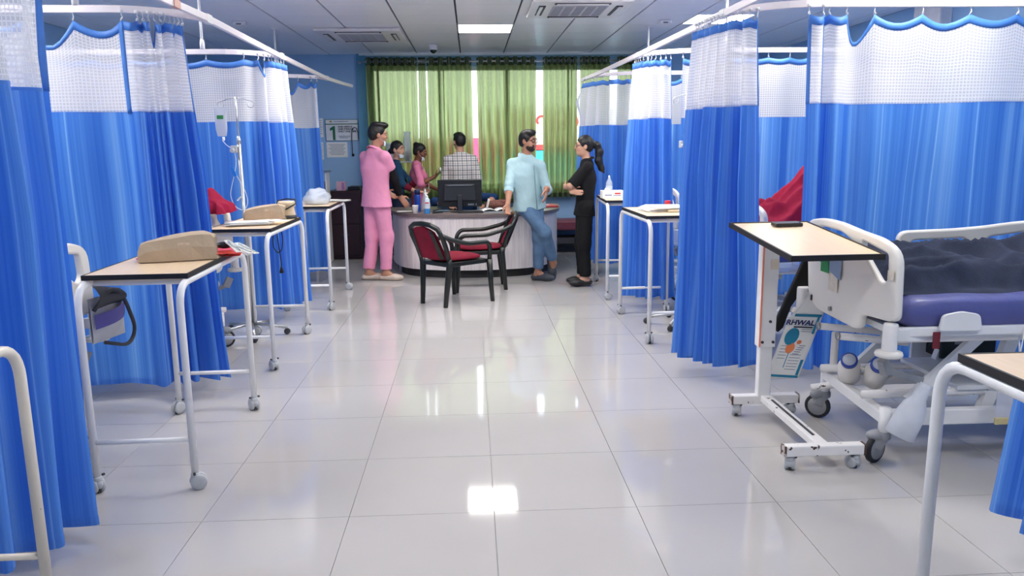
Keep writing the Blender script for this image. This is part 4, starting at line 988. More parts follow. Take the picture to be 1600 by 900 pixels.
paper_bag('smaller kraft paper bag lying on the second left table behind white papers', (-1.575, 5.98, TZ+.012), .20, .30, .16, .11)
sheets('white papers spread on the second left table in front of the kraft bag', (-1.60, 5.62, TZ), .35, .30, .21, 4)
sheets('single white sheet hanging over the near edge of the second left table', (-1.44, 5.66, TZ+.02), -.5, .17, .12, 1)
nb_ = thing('nebulizer', 'cream compressor device with a black cable wound around it on the table', 'medical device', (-1.435, 6.10, TZ), .1)
MB().lathe([(.072, 0), (.075, .006), (.075, .02), (.07, .026)], (0, 0, 0), 22).obj('dark_base', M_castd, nb_, True)
MB().lathe([(.066, .026), (.066, .03), (.058, .085), (.060, .09), (.068, .098), (.068, .125), (.060, .134)], (0, 0, 0), 22).obj('device_body', mat('cream_plastic', (228, 206, 172), rough=.4), nb_, True)
MB().tube([(-.075, -.03, .04), (-.05, -.075, .05), (.02, -.08, .085), (.075, -.05, .115), (.07, .0, .145), (.0, .02, .15), (-.06, -.01, .14), (-.078, -.01, .10)], .0055, 6).obj('power_cable', M_black, nb_, True)
cb = thing('hanging_cable', 'thin black cable with a plug hanging below the second left table', 'cable', (-1.44, 5.84, .58))
def bow(pts): return fillet(pts, .06, 5)
MB().tube(bow([(-.03, 0, .345), (-.05, 0, .27), (-.05, 0, .19), (-.02, 0, .15), (.01, 0, .17), (.025, 0, .25), (.015, 0, .345)]), .004, 5).tube(bow([(-.02, 0, .345), (-.01, 0, .2), (0, 0, .10), (0, 0, .03)]), .004, 5).obj('cable', M_black, cb, True)
MB().lathe([(.005, .05), (.009, .035), (.017, .01), (.017, 0)], (0, 0, 0), 10).obj('plug', M_black, cb, True)
pb = thing('plastic_bag', 'crumpled clear plastic bag of supplies on the third left table', 'bag', (-1.50, 7.60, TZ))
def blob(c, r, seed, k=.3):
    m = MB(); m.ell((0, 0, 0), r, 26, 16); m.v = [tuple(Vector(c)+Vector(v)*(1+k*noise.noise(Vector(v)*16+Vector((seed, 0, 0)))+.5*k*abs(noise.noise(Vector(v)*30)))) for v in m.v]; m.v = [(x, y, max(0.001, z)) for x, y, z in m.v]; return m
blob((0, 0, .065), (.125, .11, .085), 3).obj('bag_film', clear_mat('crinkled_film', (232, 240, 250), see=.42, rough=.18), pb, True)
blob((-.02, 0, .05), (.085, .07, .045), 7).obj('contents', mat('white_gauze', (226, 230, 236), rough=.8), pb, True); MB().box((.05, -.03, .05), (.07, .05, .04)).obj('carton', M_paper, pb)
sheets('white papers at the far right corner of the third left table', (-1.36, 7.95, TZ), -.3, .22, .16, 3)
# right tables
fi = thing('file_folder', 'open white file with papers on the table beside the bunched curtain', 'file', (1.56, 6.22, TZ), .2)
MB().box((0, .04, .006), (.33, .25, .010)).obj('folder_cover', mat('pale_grey_card', (206, 212, 222)), fi)
for k in range(4): o = MB().grid(lambda u, v: ((u-.5)*.31, (v-.5)*.22, .02*v*(1-.5*u)), 5, 5).obj('sheet', M_paper, fi, True, solid=.0015); o.location = (.015*k-.02, .03-.012*k, .012+.007*k); o.rotation_euler.z = .06*k-.1
MB().box((.08, -.08, .012), (.2, .1, .016)).obj('cream_sheet', mat('cream_paper', (236, 226, 196)), fi)
rc = thing('red_cap_bottle', 'small bottle with red cap at the back of the table with the file', 'bottle', (1.655, 6.50, TZ))
MB().lathe([(.02, 0), (.022, .004), (.022, .03), (.018, .036)], (0, 0, 0), 12).obj('bottle_body', M_poly, rc, True); MB().lathe([(.026, .034), (.026, .062), (.022, .066)], (0, 0, 0), 14).obj('red_cap', mat('red_cap_plastic', (206, 40, 56), rough=.4), rc, True)
tb = thing('tissue_box', 'white tissue box with blue print on the table behind the person in black', 'box', (1.425, 7.86, TZ), .05)
MB().box((0, 0, .04), (.22, .12, .08)).obj('carton', M_paper, tb, bevel=.003)
MB().box((-.05, -.0605, .035), (.07, .001, .012)).obj('blue_print', mat('pale_blue_print', (140, 150, 190)), tb); MB().box((.045, -.0605, .05), (.06, .001, .014)).obj('red_print', M_redp, tb); MB().box((.04, -.0605, .03), (.08, .001, .008)).obj('blue_print', mat('pale_blue_print', (140, 150, 190)), tb)
MB().grid(lambda u, v: ((u-.5)*.07-.05, .02*math.sin(u*5), .08+.03*v*(1-(2*u-1)**2)), 6, 4).obj('tissue', M_paper, tb, True)
cbt = thing('clear_bottle', 'clear empty plastic bottle standing on the tissue box', 'bottle', (1.40, 7.89, TZ+.081))
MB().lathe([(.03, 0), (.033, .004), (.033, .07), (.028, .085), (.013, .115), (.011, .125)], (0, 0, 0), 16).obj('bottle_body', clear_mat('clear_bottle_plastic', (236, 244, 252), see=.55, rough=.12), cbt, True)
MB().lathe([(.011, .12), (.011, .135), (.004, .15)], (0, 0, 0), 10).obj('nozzle', M_paper, cbt, True); MB().lathe([(.0335, .01), (.0335, .045)], (0, 0, 0), 16, cap=False).obj('bottle_label', mat('pale_label', (206, 214, 226)), cbt, True)
pp = thing('folded_paper', 'folded white paper leaning beside the tissue box', 'paper', (1.60, 7.9, TZ), .1)
MB().grid(lambda u, v: ((u-.5)*.13, -.02+.04*v, .002+.055*v*(.6+.4*u)), 4, 4).obj('sheet', M_paper, pp, True, solid=.0015)

# ------------------------------------------------------------------ drip stands
def drip_stand(label, loc, bag, rz=0):
    t = thing('drip_stand', label, 'drip stand', loc, rz, 'drip stands by the beds')
    MB().tube([(0, 0, .04), (0, 0, 1.56)], .0155, 12).obj('pole', M_steel, t, True)
    MB().tube([(0, 0, 1.56), (0, 0, 1.90)], .007, 8).lathe([(.017, 1.54), (.018, 1.57), (.009, 1.60)], (0, 0, 0), 12).obj('upper_rod', M_steel, t, True)
    for k in range(2):
        s = -1 if k else 1
        hook = [(0, 0, 1.89), (s*.06, -.01, 1.885), (s*.10, -.012, 1.87)]+[(s*(.115+.026*math.sin(a)), -.012, 1.842+.026*math.cos(a)) for a in [q*PI/5 for q in range(0, 9)]]
        MB().tube(hook, .0035, 6).obj('hook', M_steel, t, True)
    MB().box((-.035, -.012, 1.50), (.05, .035, .055)).lathe([(.012, 0), (.018, .006), (.018, .03)], (-.045, -.02, 1.49), 10, R3('X', PI/2)).obj('clamp', M_castw, t, bevel=.005)
    for k in range(5):
        a = 2*PI*k/5; o = MB().tube([(0, 0, .10), (.28*math.cos(a), .28*math.sin(a), .06)], .012, 8).obj('foot', M_steel, t, True)
        MB().lathe([(.008, -.012), (.025, -.01), (.025, .01), (.008, .012)], (.28*math.cos(a), .28*math.sin(a), .026), 12, R3('X', PI/2)).obj('foot_caster', M_castd, o, True)
    return t
ds = drip_stand('steel drip stand holding a saline bag by the second left bed', (-1.815, 6.28, 0), True)
sl = thing('saline_bag', 'clear saline bag with a green label hanging from the left drip stand', 'drip bag', (-1.935, 6.265, 1.60))
MB().grid(lambda u, v: (.045*(1-.25*max(0, .25-v)*4)*math.cos(2*PI*u), .014*math.sin(2*PI*u)*math.sin(PI*min(.96, max(.04, v))), .22*v), 18, 10).obj('bag_film', clear_mat('milky_clear_plastic'), sl, True)
MB().box((0, -.0165, .145), (.05, .001, .03)).obj('green_label', mat('green_sticker', (40, 140, 70)), sl); MB().tube([(0, 0, .215), (0, 0, .245)], .004, 6).lathe([(.006, -.03), (.010, -.02), (.010, 0)], (.01, 0, -.005), 8).obj('port', M_paper, sl, True)
MB().tube(fillet([(.0, 0, -.03), (.03, -.01, -.07), (.085, -.01, -.10), (.10, -.01, -.20), (.075, -.012, -.30), (.05, -.012, -.38), (.03, -.012, -.46), (.06, -.012, -.55), (.13, -.014, -.585), (.17, -.014, -.52), (.15, -.014, -.42), (.12, -.014, -.36), (.09, -.014, -.30)], .06, 5), .003, 5).obj('tube', mat('clear_tube', (220, 226, 236)), sl, True)
MB().bar((.06, -.012, -.24), (.085, -.012, -.31), .018, .022).obj('blue_clamp', mat('blue_clip', (40, 130, 220), rough=.4), sl); MB().bar((.085, -.02, -.50), (.115, -.02, -.47), .008, .01).obj('white_clip', M_paper, sl)
drip_stand('steel drip stand between the curtains on the right, no bag on it', (1.735, 6.30, 0), False, .4)

# ------------------------------------------------------------------ along the back wall
ps = thing('poster', 'white poster with a big green 1 on the back wall', 'poster', (-1.80, 11.198, 1.745))
MB().box((0, -.004, 0), (.46, .006, .30)).obj('poster_board', mat('poster_white', (226, 230, 236), rough=.5), ps)
MB().box((0, -.008, .083), (.46, .002, .012)).obj('green_band', mat('green_print2', (20, 110, 74), rough=.5), ps)
m = MB(); 
for s in (-1, 1): m.box((s*.226, -.008, 0), (.008, .003, .30)); m.box((0, -.008, s*.146), (.46, .003, .008))
m.obj('poster_frame', mat('teal_grey_frame', (70, 120, 130)), ps)
def sign(txt, size, x, z, mm, par, bold=.001, nm='lettering', y=-.0085): return link(nm, text_mesh(txt, size, mm, mv(x, y, z) @ XZ, .0004, 'LEFT', bold, nm), par)
GP = mat('green_print2', (20, 110, 74))
MB().prism([(-.095, -.135), (-.095, .055), (-.12, .055), (-.165, .025), (-.165, -.01), (-.13, .008), (-.13, -.135)], .0075, .0095, XZ.to_3x3()).obj('numeral', GP, ps)
for k, tx in enumerate(('ONE NEEDLE', 'ONE SYRINGE', 'ONLY ONE TIME')): sign(tx, .034, -.055, .035-.032*k, M_print, ps, .0012)
for x, z, w_ in ((-.01, .118, .20), (.03, -.085, .16), (.02, -.105, .12)): MB().box((x, -.0085, z), (w_, .001, .010)).obj('text_line', mat('grey_print', (130, 140, 160)), ps)
MB().ell((-.15, -.009, .118), (.02, .001, .012), 10, 6).obj('emblem', mat('gold_print', (170, 150, 60)), ps)
def notice(label, x, z, w_, h_, rows):
    t = thing('notice', label, 'notice', (x, 11.198, z), 0, 'paper notices on the back wall')
    MB().box((0, -.002, 0), (w_, .003, h_)).obj('sheet', M_paper, t)
    for k in range(rows): MB().box((0, -.0045, h_/2-.03-k*(h_-.05)/rows), (w_*(.8-.1*(k % 3)), .001, .006)).obj('text_line', mat('grey_print', (130, 140, 160)), t)
notice('white printed table pinned below the poster with the green 1', -1.88, 1.475, .29, .21, 9)
notice('upper tall white notice beside the sagging curtain', -2.11, 1.78, .10, .26, 7); notice('lower tall white notice beside the sagging curtain', -2.12, 1.46, .10, .24, 7)
sp = thing('stethoscope', 'dark stethoscope hanging on the back wall by the poster', 'stethoscope', (-1.615, 11.17, 1.60))
MB().tube([(-.05, 0, -.19), (-.05, 0, .05), (-.042, 0, .14), (-.012, 0, .185), (.022, 0, .17), (.04, 0, .10), (.042, 0, .02)], .006, 6).obj('rubber_tube', mat('dark_grey_rubber', (58, 68, 84), rough=.5), sp, True)
MB().lathe([(.016, -.006), (.02, 0), (.016, .008)], (-.042, 0, -.2), 12, R3('X', PI/2)).obj('chest_piece', M_black, sp, True); MB().tube([(.0, .02, .187), (-.0, -.01, .187)], .006, 6).obj('hook', M_steel, sp)
cab = thing('cabinet', 'dark maroon cabinet by the back wall behind the third left table', 'cabinet', (-1.72, 10.85, 0))
MB().box((0, 0, .47), (.42, .5, .92)).obj('cabinet_body', mat('dark_maroon_laminate', (44, 22, 28), rough=.4, var=.15), cab, bevel=.004)
for k in range(2): o = MB().box((0, -.258, .70-.44*k), (.39, .016, .41)).obj('drawer', mat('dark_maroon_laminate', (44, 22, 28)), cab, bevel=.003); MB().box((0, -.27, .78-.44*k), (.1, .012, .012)).obj('handle', M_castd, o)
pk = thing('pink_box', 'small pink and white box on the dark cabinet', 'box', (-1.77, 10.72, .931)); MB().box((0, 0, .06), (.12, .08, .12)).obj('carton', mat('pale_pink_card', (222, 178, 200)), pk); MB().box((.03, -.041, .06), (.04, .001, .10)).obj('carton_print', mat('mauve_print', (160, 120, 170)), pk)
pr_ = thing('printer', 'flat black device on the dark cabinet beside the pink box', 'device', (-1.60, 10.85, .931)); MB().box((0, 0, .025), (.17, .3, .05)).obj('device_body', M_black, pr_, bevel=.008); MB().box((0, -.05, .053), (.1, .1, .006)).obj('device_lid', M_castd, pr_)
tr = thing('supply_stand', 'white supply stand with a steel top and boxes between curtain and cabinet', 'stand', (-1.985, 10.4, 0))
for sx in (-1, 1): MB().box((sx*.09, 0, .60), (.02, .22, 1.18)).obj('stand_side', M_white, tr)
for z in (.3, .62, .92): MB().box((0, 0, z), (.16, .22, .015)).obj('shelf', M_white, tr)
MB().box((0, 0, 1.20), (.24, .28, .02)).obj('steel_top', M_steel, tr)
for k, (z, c, nm) in enumerate(((.9275, (150, 60, 60), 'red brown box on the top shelf of the supply stand'), (.6275, (60, 140, 100), 'green box on the middle shelf of the supply stand'))):
    t = thing('carton_box', nm, 'box', (-1.985, 10.36, z)); MB().box((0, 0, .07), (.13, .1, .14)).obj('carton', mat('carton_%s' % ('red', 'green')[k], c, rough=.6), t); MB().box((0, -.051, .09), (.09, .001, .04)).obj('carton_print', M_paper, t)
be = thing('bench', 'dark red cushioned bench against the back wall by the person in black', 'bench', (1.42, 10.95, 0))
MB().box((0, 0, .40), (.9, .42, .14)).obj('cushion', mat('dusty_red_vinyl', (126, 60, 74), rough=.45), be, bevel=.03); MB().box((0, .02, .18), (.86, .36, .08)).obj('bench_box', mat('dark_bench_box', (66, 64, 68)), be)
for sx in (-1, 1): MB().box((sx*.40, 0, .165), (.04, .36, .33)).obj('bench_leg', M_castd, be)
for k, (x, z, r, h_) in enumerate(((-1.46, 1.45, .06, .28), (-1.27, 1.45, .05, .22), (-1.05, 1.45, .11, .20), (-.88, 1.45, .055, .30))):
    pass
shf = thing('wall_shelf', 'narrow white shelf below the bottles in front of the window', 'shelf', (-1.08, 10.90, 1.30)); MB().box((0, 0, 0), (.62, .14, .02)).obj('shelf_board', M_white, shf)
for s in (-1, 1): MB().box((s*.28, .0, -.64), (.02, .12, 1.29)).obj('shelf_post', M_white, shf)
for k, (x, r, h_, tx) in enumerate(((-1.33, .06, .34, 'clear wrapped bottle at the left, behind the person in pink'), (-1.08, .09, .25, 'wide clear bag of bottles between the two nearest heads'), (-.87, .055, .40, 'tall clear wrapped bottle with brown foot above the woman in pink'))):
    t = thing('wrapped_bottle', tx, 'bottle', (x, 10.90, 1.311), 0, 'clear wrapped bottles on the shelf')
    m = blob((0, 0, 0), (r, r*.7, h_/2), k*5, .18); m = MB(); m.lathe([(r*.7, 0), (r, .02), (r*1.05, h_*.6), (r*.8, h_*.9), (r*.9, h_)], (0, 0, 0), 16); m.v = [tuple(Vector(v)+Vector((v[0], v[1], 0))*.3*noise.noise(Vector(v)*25+Vector((k, 0, 0)))) for v in m.v]
    m.obj('wrap', clear_mat('thin_wrap_film', (236, 242, 250), see=.62, rough=.15), t, True); MB().lathe([(r*.5, .003), (r*.55, h_*.3), (r*.3, h_*.35)], (0, 0, 0), 12).obj('content', mat('brown_glass', (126, 84, 62), rough=.3) if k == 2 else M_poly, t, True)

# ------------------------------------------------------------------ ceiling fittings
def cassette(label, x, y, w_):
    t = thing('air_conditioner', label, 'air conditioner', (x, y, CH), 0, 'ceiling cassette air conditioners')
    MB().prism(round_poly([(-w_/2, -w_/2), (w_/2, -w_/2), (w_/2, w_/2), (-w_/2, w_/2)], .02), -.035, -.002).obj('face_panel', mat('warm_white_plastic', (230, 228, 230), rough=.35), t, bevel=.012)
    for k in range(4):
        M = R3('Z', k*PI/2); a = w_/2-.10
        o = MB().box(M @ Vector((0, a, -.037)), (.50, .06, .008) if k % 2 == 0 else (.06, .50, .008)).obj('air_slot', mat('dark_slot', (46, 48, 56), rough=.5), t)
        MB().box(M @ Vector((0, a+.008, -.044)), (.46, .028, .006) if k % 2 == 0 else (.028, .46, .006)).obj('louvre', mat('warm_white_plastic', (230, 228, 230)), o)
    g = MB().box((0, 0, -.037), (.50, .50, .008)).obj('intake_grille', mat('grille_grey', (196, 196, 202), rough=.5), t)
    for k in range(5):
        q = MB()
        for j in range(16): q.box((-.2+.1*k, -.225+.03*j, -.043), (.075, .012, .004))
        o = q.obj('grille_bars', mat('grille_shadow', (168, 170, 178)), g); o['kind'] = 'stuff'
cassette('air conditioner in the ceiling on the left, before the green curtains', -1.20, 9.23, .94)
cassette('air conditioner in the ceiling cut by the top edge of the photo', 1.02, 7.52, .90)
cm = thing('dome_camera', 'white dome camera on the ceiling near the window', 'camera', (-.448, 10.22, CH))
MB().lathe([(.05, 0), (.055, -.01), (.055, -.06), (.045, -.065)], (0, 0, 0), 20).obj('housing', M_white, cm, True); MB().ell((0, 0, -.065), (.042, .042, .042), 16, 10).obj('dark_dome', mat('smoked_dome', (20, 22, 28), rough=.1), cm, True)
for lb_, x, y in (('small square detector on the ceiling right of the second air conditioner', 2.04, 8.33), ('small square detector on the ceiling above the left curtains', -2.31, 8.33)):
    t = thing('smoke_detector', lb_, 'detector', (x, y, CH)); MB().box((0, 0, -.02), (.13, .10, .04)).obj('housing', mat('warm_white_plastic', (230, 228, 230)), t, bevel=.01); MB().box((0, -.051, -.03), (.05, .002, .01)).obj('dark_slit', M_black, t)
wu = thing('wall_box', 'grey white box high on the right wall above the wide curtain', 'box', (WR-.06, 7.15, 2.60))
MB().box((0, 0, 0), (.12, .42, .26)).obj('housing', mat('warm_white_plastic', (230, 228, 230)), wu, bevel=.01)
MB().tube([(-.064, .05+.03*math.cos(a), .03*math.sin(a)) for a in [1+q*.5 for q in range(9)]], .006, 5).obj('dark_mark', M_black, wu)

# ------------------------------------------------------------------ people: signed distance shapes blended and skinned as one surface
V3 = lambda *a: np.array(a, dtype=np.float32)
class Field:
    """a smooth union of tapered limbs and ellipsoids, turned into one closed mesh"""
    def __init__(s): s.p = []
    def cap(s, a, b, ra, rb, k=.02, fl=None, end=False, start=False):
        """limb from a to b; fl = (direction, factor) flattens it; end/start: cut square at b/a"""
        s.p.append(('c', V3(*a), V3(*b), ra, rb, k, fl, end, start)); return s
    def ell(s, c, r, M=None, k=.02, cut=None):
        s.p.append(('e', V3(*c), V3(*r), np.array(M if M is not None else np.eye(3), dtype=np.float32), k, cut)); return s
    def mesh(s, h):
        lo = np.full(3, 9.); hi = np.full(3, -9.)
        for p in s.p:
            if p[0] == 'c':
                r = max(p[3], p[4])*(1.0 if not p[6] else 1.0)
                for q in (p[1], p[2]): lo = np.minimum(lo, q-r); hi = np.maximum(hi, q+r)
            else: r = p[2].max(); lo = np.minimum(lo, p[1]-r); hi = np.maximum(hi, p[1]+r)
        lo -= .03; hi += .03
        n = np.ceil((hi-lo)/h).astype(int)+1
        ax = [(lo[i]+h*np.arange(n[i])).astype(np.float32) for i in range(3)]
        D = np.full(n, .2, dtype=np.float32)
        for p in s.p:
            if p[0] == 'c':
                r = max(p[3], p[4]); l = np.minimum(p[1], p[2])-r; u = np.maximum(p[1], p[2])+r; k = p[5]
            else: r = p[2].max(); l = p[1]-r; u = p[1]+r; k = p[4]
            m = k+2.5*h
            i0 = np.clip(((l-m-lo)/h).astype(int), 0, n-1); i1 = np.clip(((u+m-lo)/h).astype(int)+2, 1, n)
            sl = tuple(slice(a, b) for a, b in zip(i0, i1))
            X, Y, Z = np.meshgrid(ax[0][sl[0]], ax[1][sl[1]], ax[2][sl[2]], indexing='ij', sparse=True)
            if p[0] == 'c':
                a, b, ra, rb, fl = p[1], p[2], p[3], p[4], p[6]
                px, py, pz = X-a[0], Y-a[1], Z-a[2]; d = b-a; L2 = max(float(d@d), 1e-9)
                t = (px*d[0]+py*d[1]+pz*d[2])/L2; tc = np.clip(t, 0, 1)
                qx, qy, qz = px-tc*d[0], py-tc*d[1], pz-tc*d[2]
                if fl:
                    w_ = V3(*fl[0]); w_ = w_/np.linalg.norm(w_); e = (qx*w_[0]+qy*w_[1]+qz*w_[2])*(1/fl[1]-1)
                    qx, qy, qz = qx+e*w_[0], qy+e*w_[1], qz+e*w_[2]
                dd = np.sqrt(qx*qx+qy*qy+qz*qz)-(ra+(rb-ra)*tc)
                if fl: dd = dd*(fl[1]*.5+.5)
                L = math.sqrt(L2)
                if p[7]: dd = np.maximum(dd, (t-1)*L)
                if p[8]: dd = np.maximum(dd, -t*L)
            else:
                c, rr, M = p[1], p[2], p[3]
                q = [(X-c[0])*M[0, i]+(Y-c[1])*M[1, i]+(Z-c[2])*M[2, i] for i in range(3)]
                k0 = np.sqrt((q[0]/rr[0])**2+(q[1]/rr[1])**2+(q[2]/rr[2])**2)
                dd = (k0-1)*float(np.cbrt(rr.prod()))
                if p[5]:
                    for (pt, nn) in p[5]: dd = np.maximum(dd, (X-pt[0])*nn[0]+(Y-pt[1])*nn[1]+(Z-pt[2])*nn[2])
            A = D[sl]; g = np.maximum(k-np.abs(A-dd), 0)/k
            D[sl] = np.minimum(A, dd)-g*g*k*.25
        return surface_net(D, lo, h)
def surface_net(D, lo, h):
    S = D < 0; C = np.zeros(np.array(D.shape)-1, dtype=np.int8)
    cor = [(a, b, c) for a in (0, 1) for b in (0, 1) for c in (0, 1)]
    sh = D.shape; view = lambda A, o: A[o[0]:sh[0]-1+o[0], o[1]:sh[1]-1+o[1], o[2]:sh[2]-1+o[2]]
    for o in cor: C += view(S, o)
    cells = np.argwhere((C > 0) & (C < 8)); idx = np.full(C.shape, -1, dtype=np.int64); idx[tuple(cells.T)] = np.arange(len(cells))
    acc = np.zeros((len(cells), 3)); cnt = np.zeros(len(cells))
    val = {o: D[cells[:, 0]+o[0], cells[:, 1]+o[1], cells[:, 2]+o[2]] for o in cor}
    for o in cor:
        for axx in range(3):
            if o[axx] == 1: continue
            o2 = list(o); o2[axx] = 1; o2 = tuple(o2); a, b = val[o], val[o2]; m = (a < 0) != (b < 0)
            t = np.where(m, a/np.where(a == b, 1, a-b), 0)
            P = np.tile(np.array(o, float), (len(cells), 1)); P[:, axx] = t
            acc[m] += P[m]; cnt[m] += 1
    V = (cells+acc/cnt[:, None])*h+lo; F = []
    for axx in range(3):
        b, c = [(1, 2), (2, 0), (0, 1)][axx]
        s0 = [slice(0, -1) if i == axx else slice(1, -1) for i in range(3)]; s1 = [slice(1, None) if i == axx else slice(1, -1) for i in range(3)]
        A, B = S[tuple(s0)], S[tuple(s1)]
        for flip, mk in ((0, A & ~B), (1, ~A & B)):
            e = np.argwhere(mk)
            if not len(e): continue
            for i in range(3):
                if i != axx: e[:, i] += 1
            def at(db, dc):
                q = e.copy(); q[:, b] -= db; q[:, c] -= dc; return idx[tuple(q.T)]
            f = np.stack([at(0, 0), at(1, 0), at(1, 1), at(0, 1)], 1); F.append(f[:, ::-1] if flip else f)
    return V, np.concatenate(F)
def field_obj(F, h, name, m, parent, wrinkle=0, wscale=9, stretch=(1, 1, .6), relax=1):
    V, Q = F.mesh(h)
    # a little smoothing
    for _ in range(relax):
        acc = np.zeros_like(V); c = np.zeros(len(V))
        for i in range(4):
            a, b = Q[:, i], Q[:, (i+1) % 4]; np.add.at(acc, a, V[b]); np.add.at(c, a, 1); np.add.at(acc, b, V[a]); np.add.at(c, b, 1)
        V = V*.5+.5*acc/np.maximum(c, 1)[:, None]
    if wrinkle:
        cen = V.mean(0)
        nrm = np.zeros_like(V); fn = np.cross(V[Q[:, 1]]-V[Q[:, 0]], V[Q[:, 3]]-V[Q[:, 0]])
        for i in range(4): np.add.at(nrm, Q[:, i], fn)
        nrm /= np.maximum(np.linalg.norm(nrm, axis=1), 1e-12)[:, None]
        d = np.array([noise.noise(Vector((v[0]*wscale*stretch[0], v[1]*wscale*stretch[1], v[2]*wscale*stretch[2]+cen[0]*9)))+.6*(.5-abs(noise.noise(Vector((v[0]*wscale*1.6, v[1]*wscale*1.6+v[2]*wscale*1.2, v[2]*wscale*1.4+5))))) for v in V])
        V = V+nrm*(d*wrinkle)[:, None]
    me = bpy.data.meshes.new(name); me.from_pydata(V.tolist(), [], Q.tolist()); me.materials.append(m)
    me.polygons.foreach_set('use_smooth', [True]*len(me.polygons)); me.update()
    return link(name, me, parent)

def nv(v): return v/max(np.linalg.norm(v), 1e-9)
def ik(a, b, l1, l2, hint):
    """the middle joint of a two-bone limb"""
    d = b-a; L = min(np.linalg.norm(d), (l1+l2)*.999); u = nv(d); x = (l1*l1-l2*l2+L*L)/(2*L); hgt = math.sqrt(max(l1*l1-x*x, 0))
    q = np.array(hint, float); q = q-u*(q@u); return a+u*x+nv(q)*hgt, a+u*L
def hand(F, w, d, n, side, s, curl=.5, spread=1):
    """palm, four unequal bent fingers, a thumb leaving the side of the palm; n points out of the palm"""
    d = nv(d); n = nv(n-d*(n@d)); t = nv(np.cross(d, n))*side
    for o in (-.024, -.008, .009, .024): F.cap(w+t*o*.55*s, w+d*.085*s+t*o*s, .0145*s, .0125*s, .014, (n, .8))
    for o, l in ((.027, .070), (.0095, .079), (-.0085, .073), (-.0255, .058)):
        p = w+d*.088*s+t*o*s*spread
        for j, (f, c) in enumerate(((.45, .5), (.3, 1.2), (.25, 1.7))):
            a = curl*c; e = d*math.cos(a)+n*math.sin(a)+t*o*2*(spread-.7); q = p+nv(e)*l*f*s
            F.cap(p, q, (.0092-.0010*j)*s, (.0086-.0012*j)*s, .004); p = q
    p = w+d*.022*s+t*.022*s
    for (e, l, r) in ((d*.62+t*.72+n*.25, .042, .012), (d*.85+t*.38+n*.35, .032, .0098), (d*.9+t*.1+n*.45, .026, .0086)):
        q = p+nv(e)*l*s; F.cap(p, q, r*s, r*.92*s, .006); p = q
def foot(F, an, d, s, flat=True):
    d = nv(d); up = V3(0, 0, 1) if flat else nv(np.cross(np.cross(d, V3(0, 0, 1)), d))
    heel = an-d*.035*s-up*.045*s; ball = an+d*.115*s-up*.058*s; toe = an+d*.165*s-up*.062*s
    F.cap(an, heel, .034*s, .030*s, .03).cap(an, ball, .036*s, .026*s, .03).cap(heel, ball, .028*s, .028*s, .02).cap(ball, toe, .034*s, .022*s, .02, (up, .6))
    return heel, ball, toe
def shoe(F, an, d, s, clog=True, flat=True):
    d = nv(d); up = V3(0, 0, 1) if flat else nv(np.cross(np.cross(d, V3(0, 0, 1)), d)); z = an[2]
    heel = an-d*.042*s-up*.050*s; ball = an+d*.105*s-up*.050*s; toe = an+d*.155*s-up*.052*s
    F.cap(heel, ball, .044*s, .050*s, .02, (up, .72)).cap(ball, toe, .054*s, .044*s, .02, (up, .72))
    if clog: F.cap(an+d*.03*s-up*.035*s, ball, .036*s, .044*s, .02)

SKIN = lambda nm, rgb: mat(nm, rgb, rough=.5, var=.05, scale=20, spec=.35)
SK_A, SK_B, SK_C = SKIN('brown_skin', (186, 136, 112)), SKIN('light_brown_skin', (206, 158, 134)), SKIN('deep_brown_skin', (128, 84, 66))
HAIR = mat('black_hair', (20, 18, 19), rough=.42, var=.3, scale=60, stretch=(1, 1, .2), bump=.4, bscale=160)
EYE = mat('dark_eye', (26, 20, 18), rough=.15); EYEW = mat('eye_white', (226, 222, 216), rough=.3)
MASK = mat('surgical_mask', (206, 220, 230), rough=.8, var=.04)
def cloth(nm, rgb, var=.05): return mat(nm, rgb, rough=.82, var=var, scale=7, spec=.2, bump=.12, bscale=260)

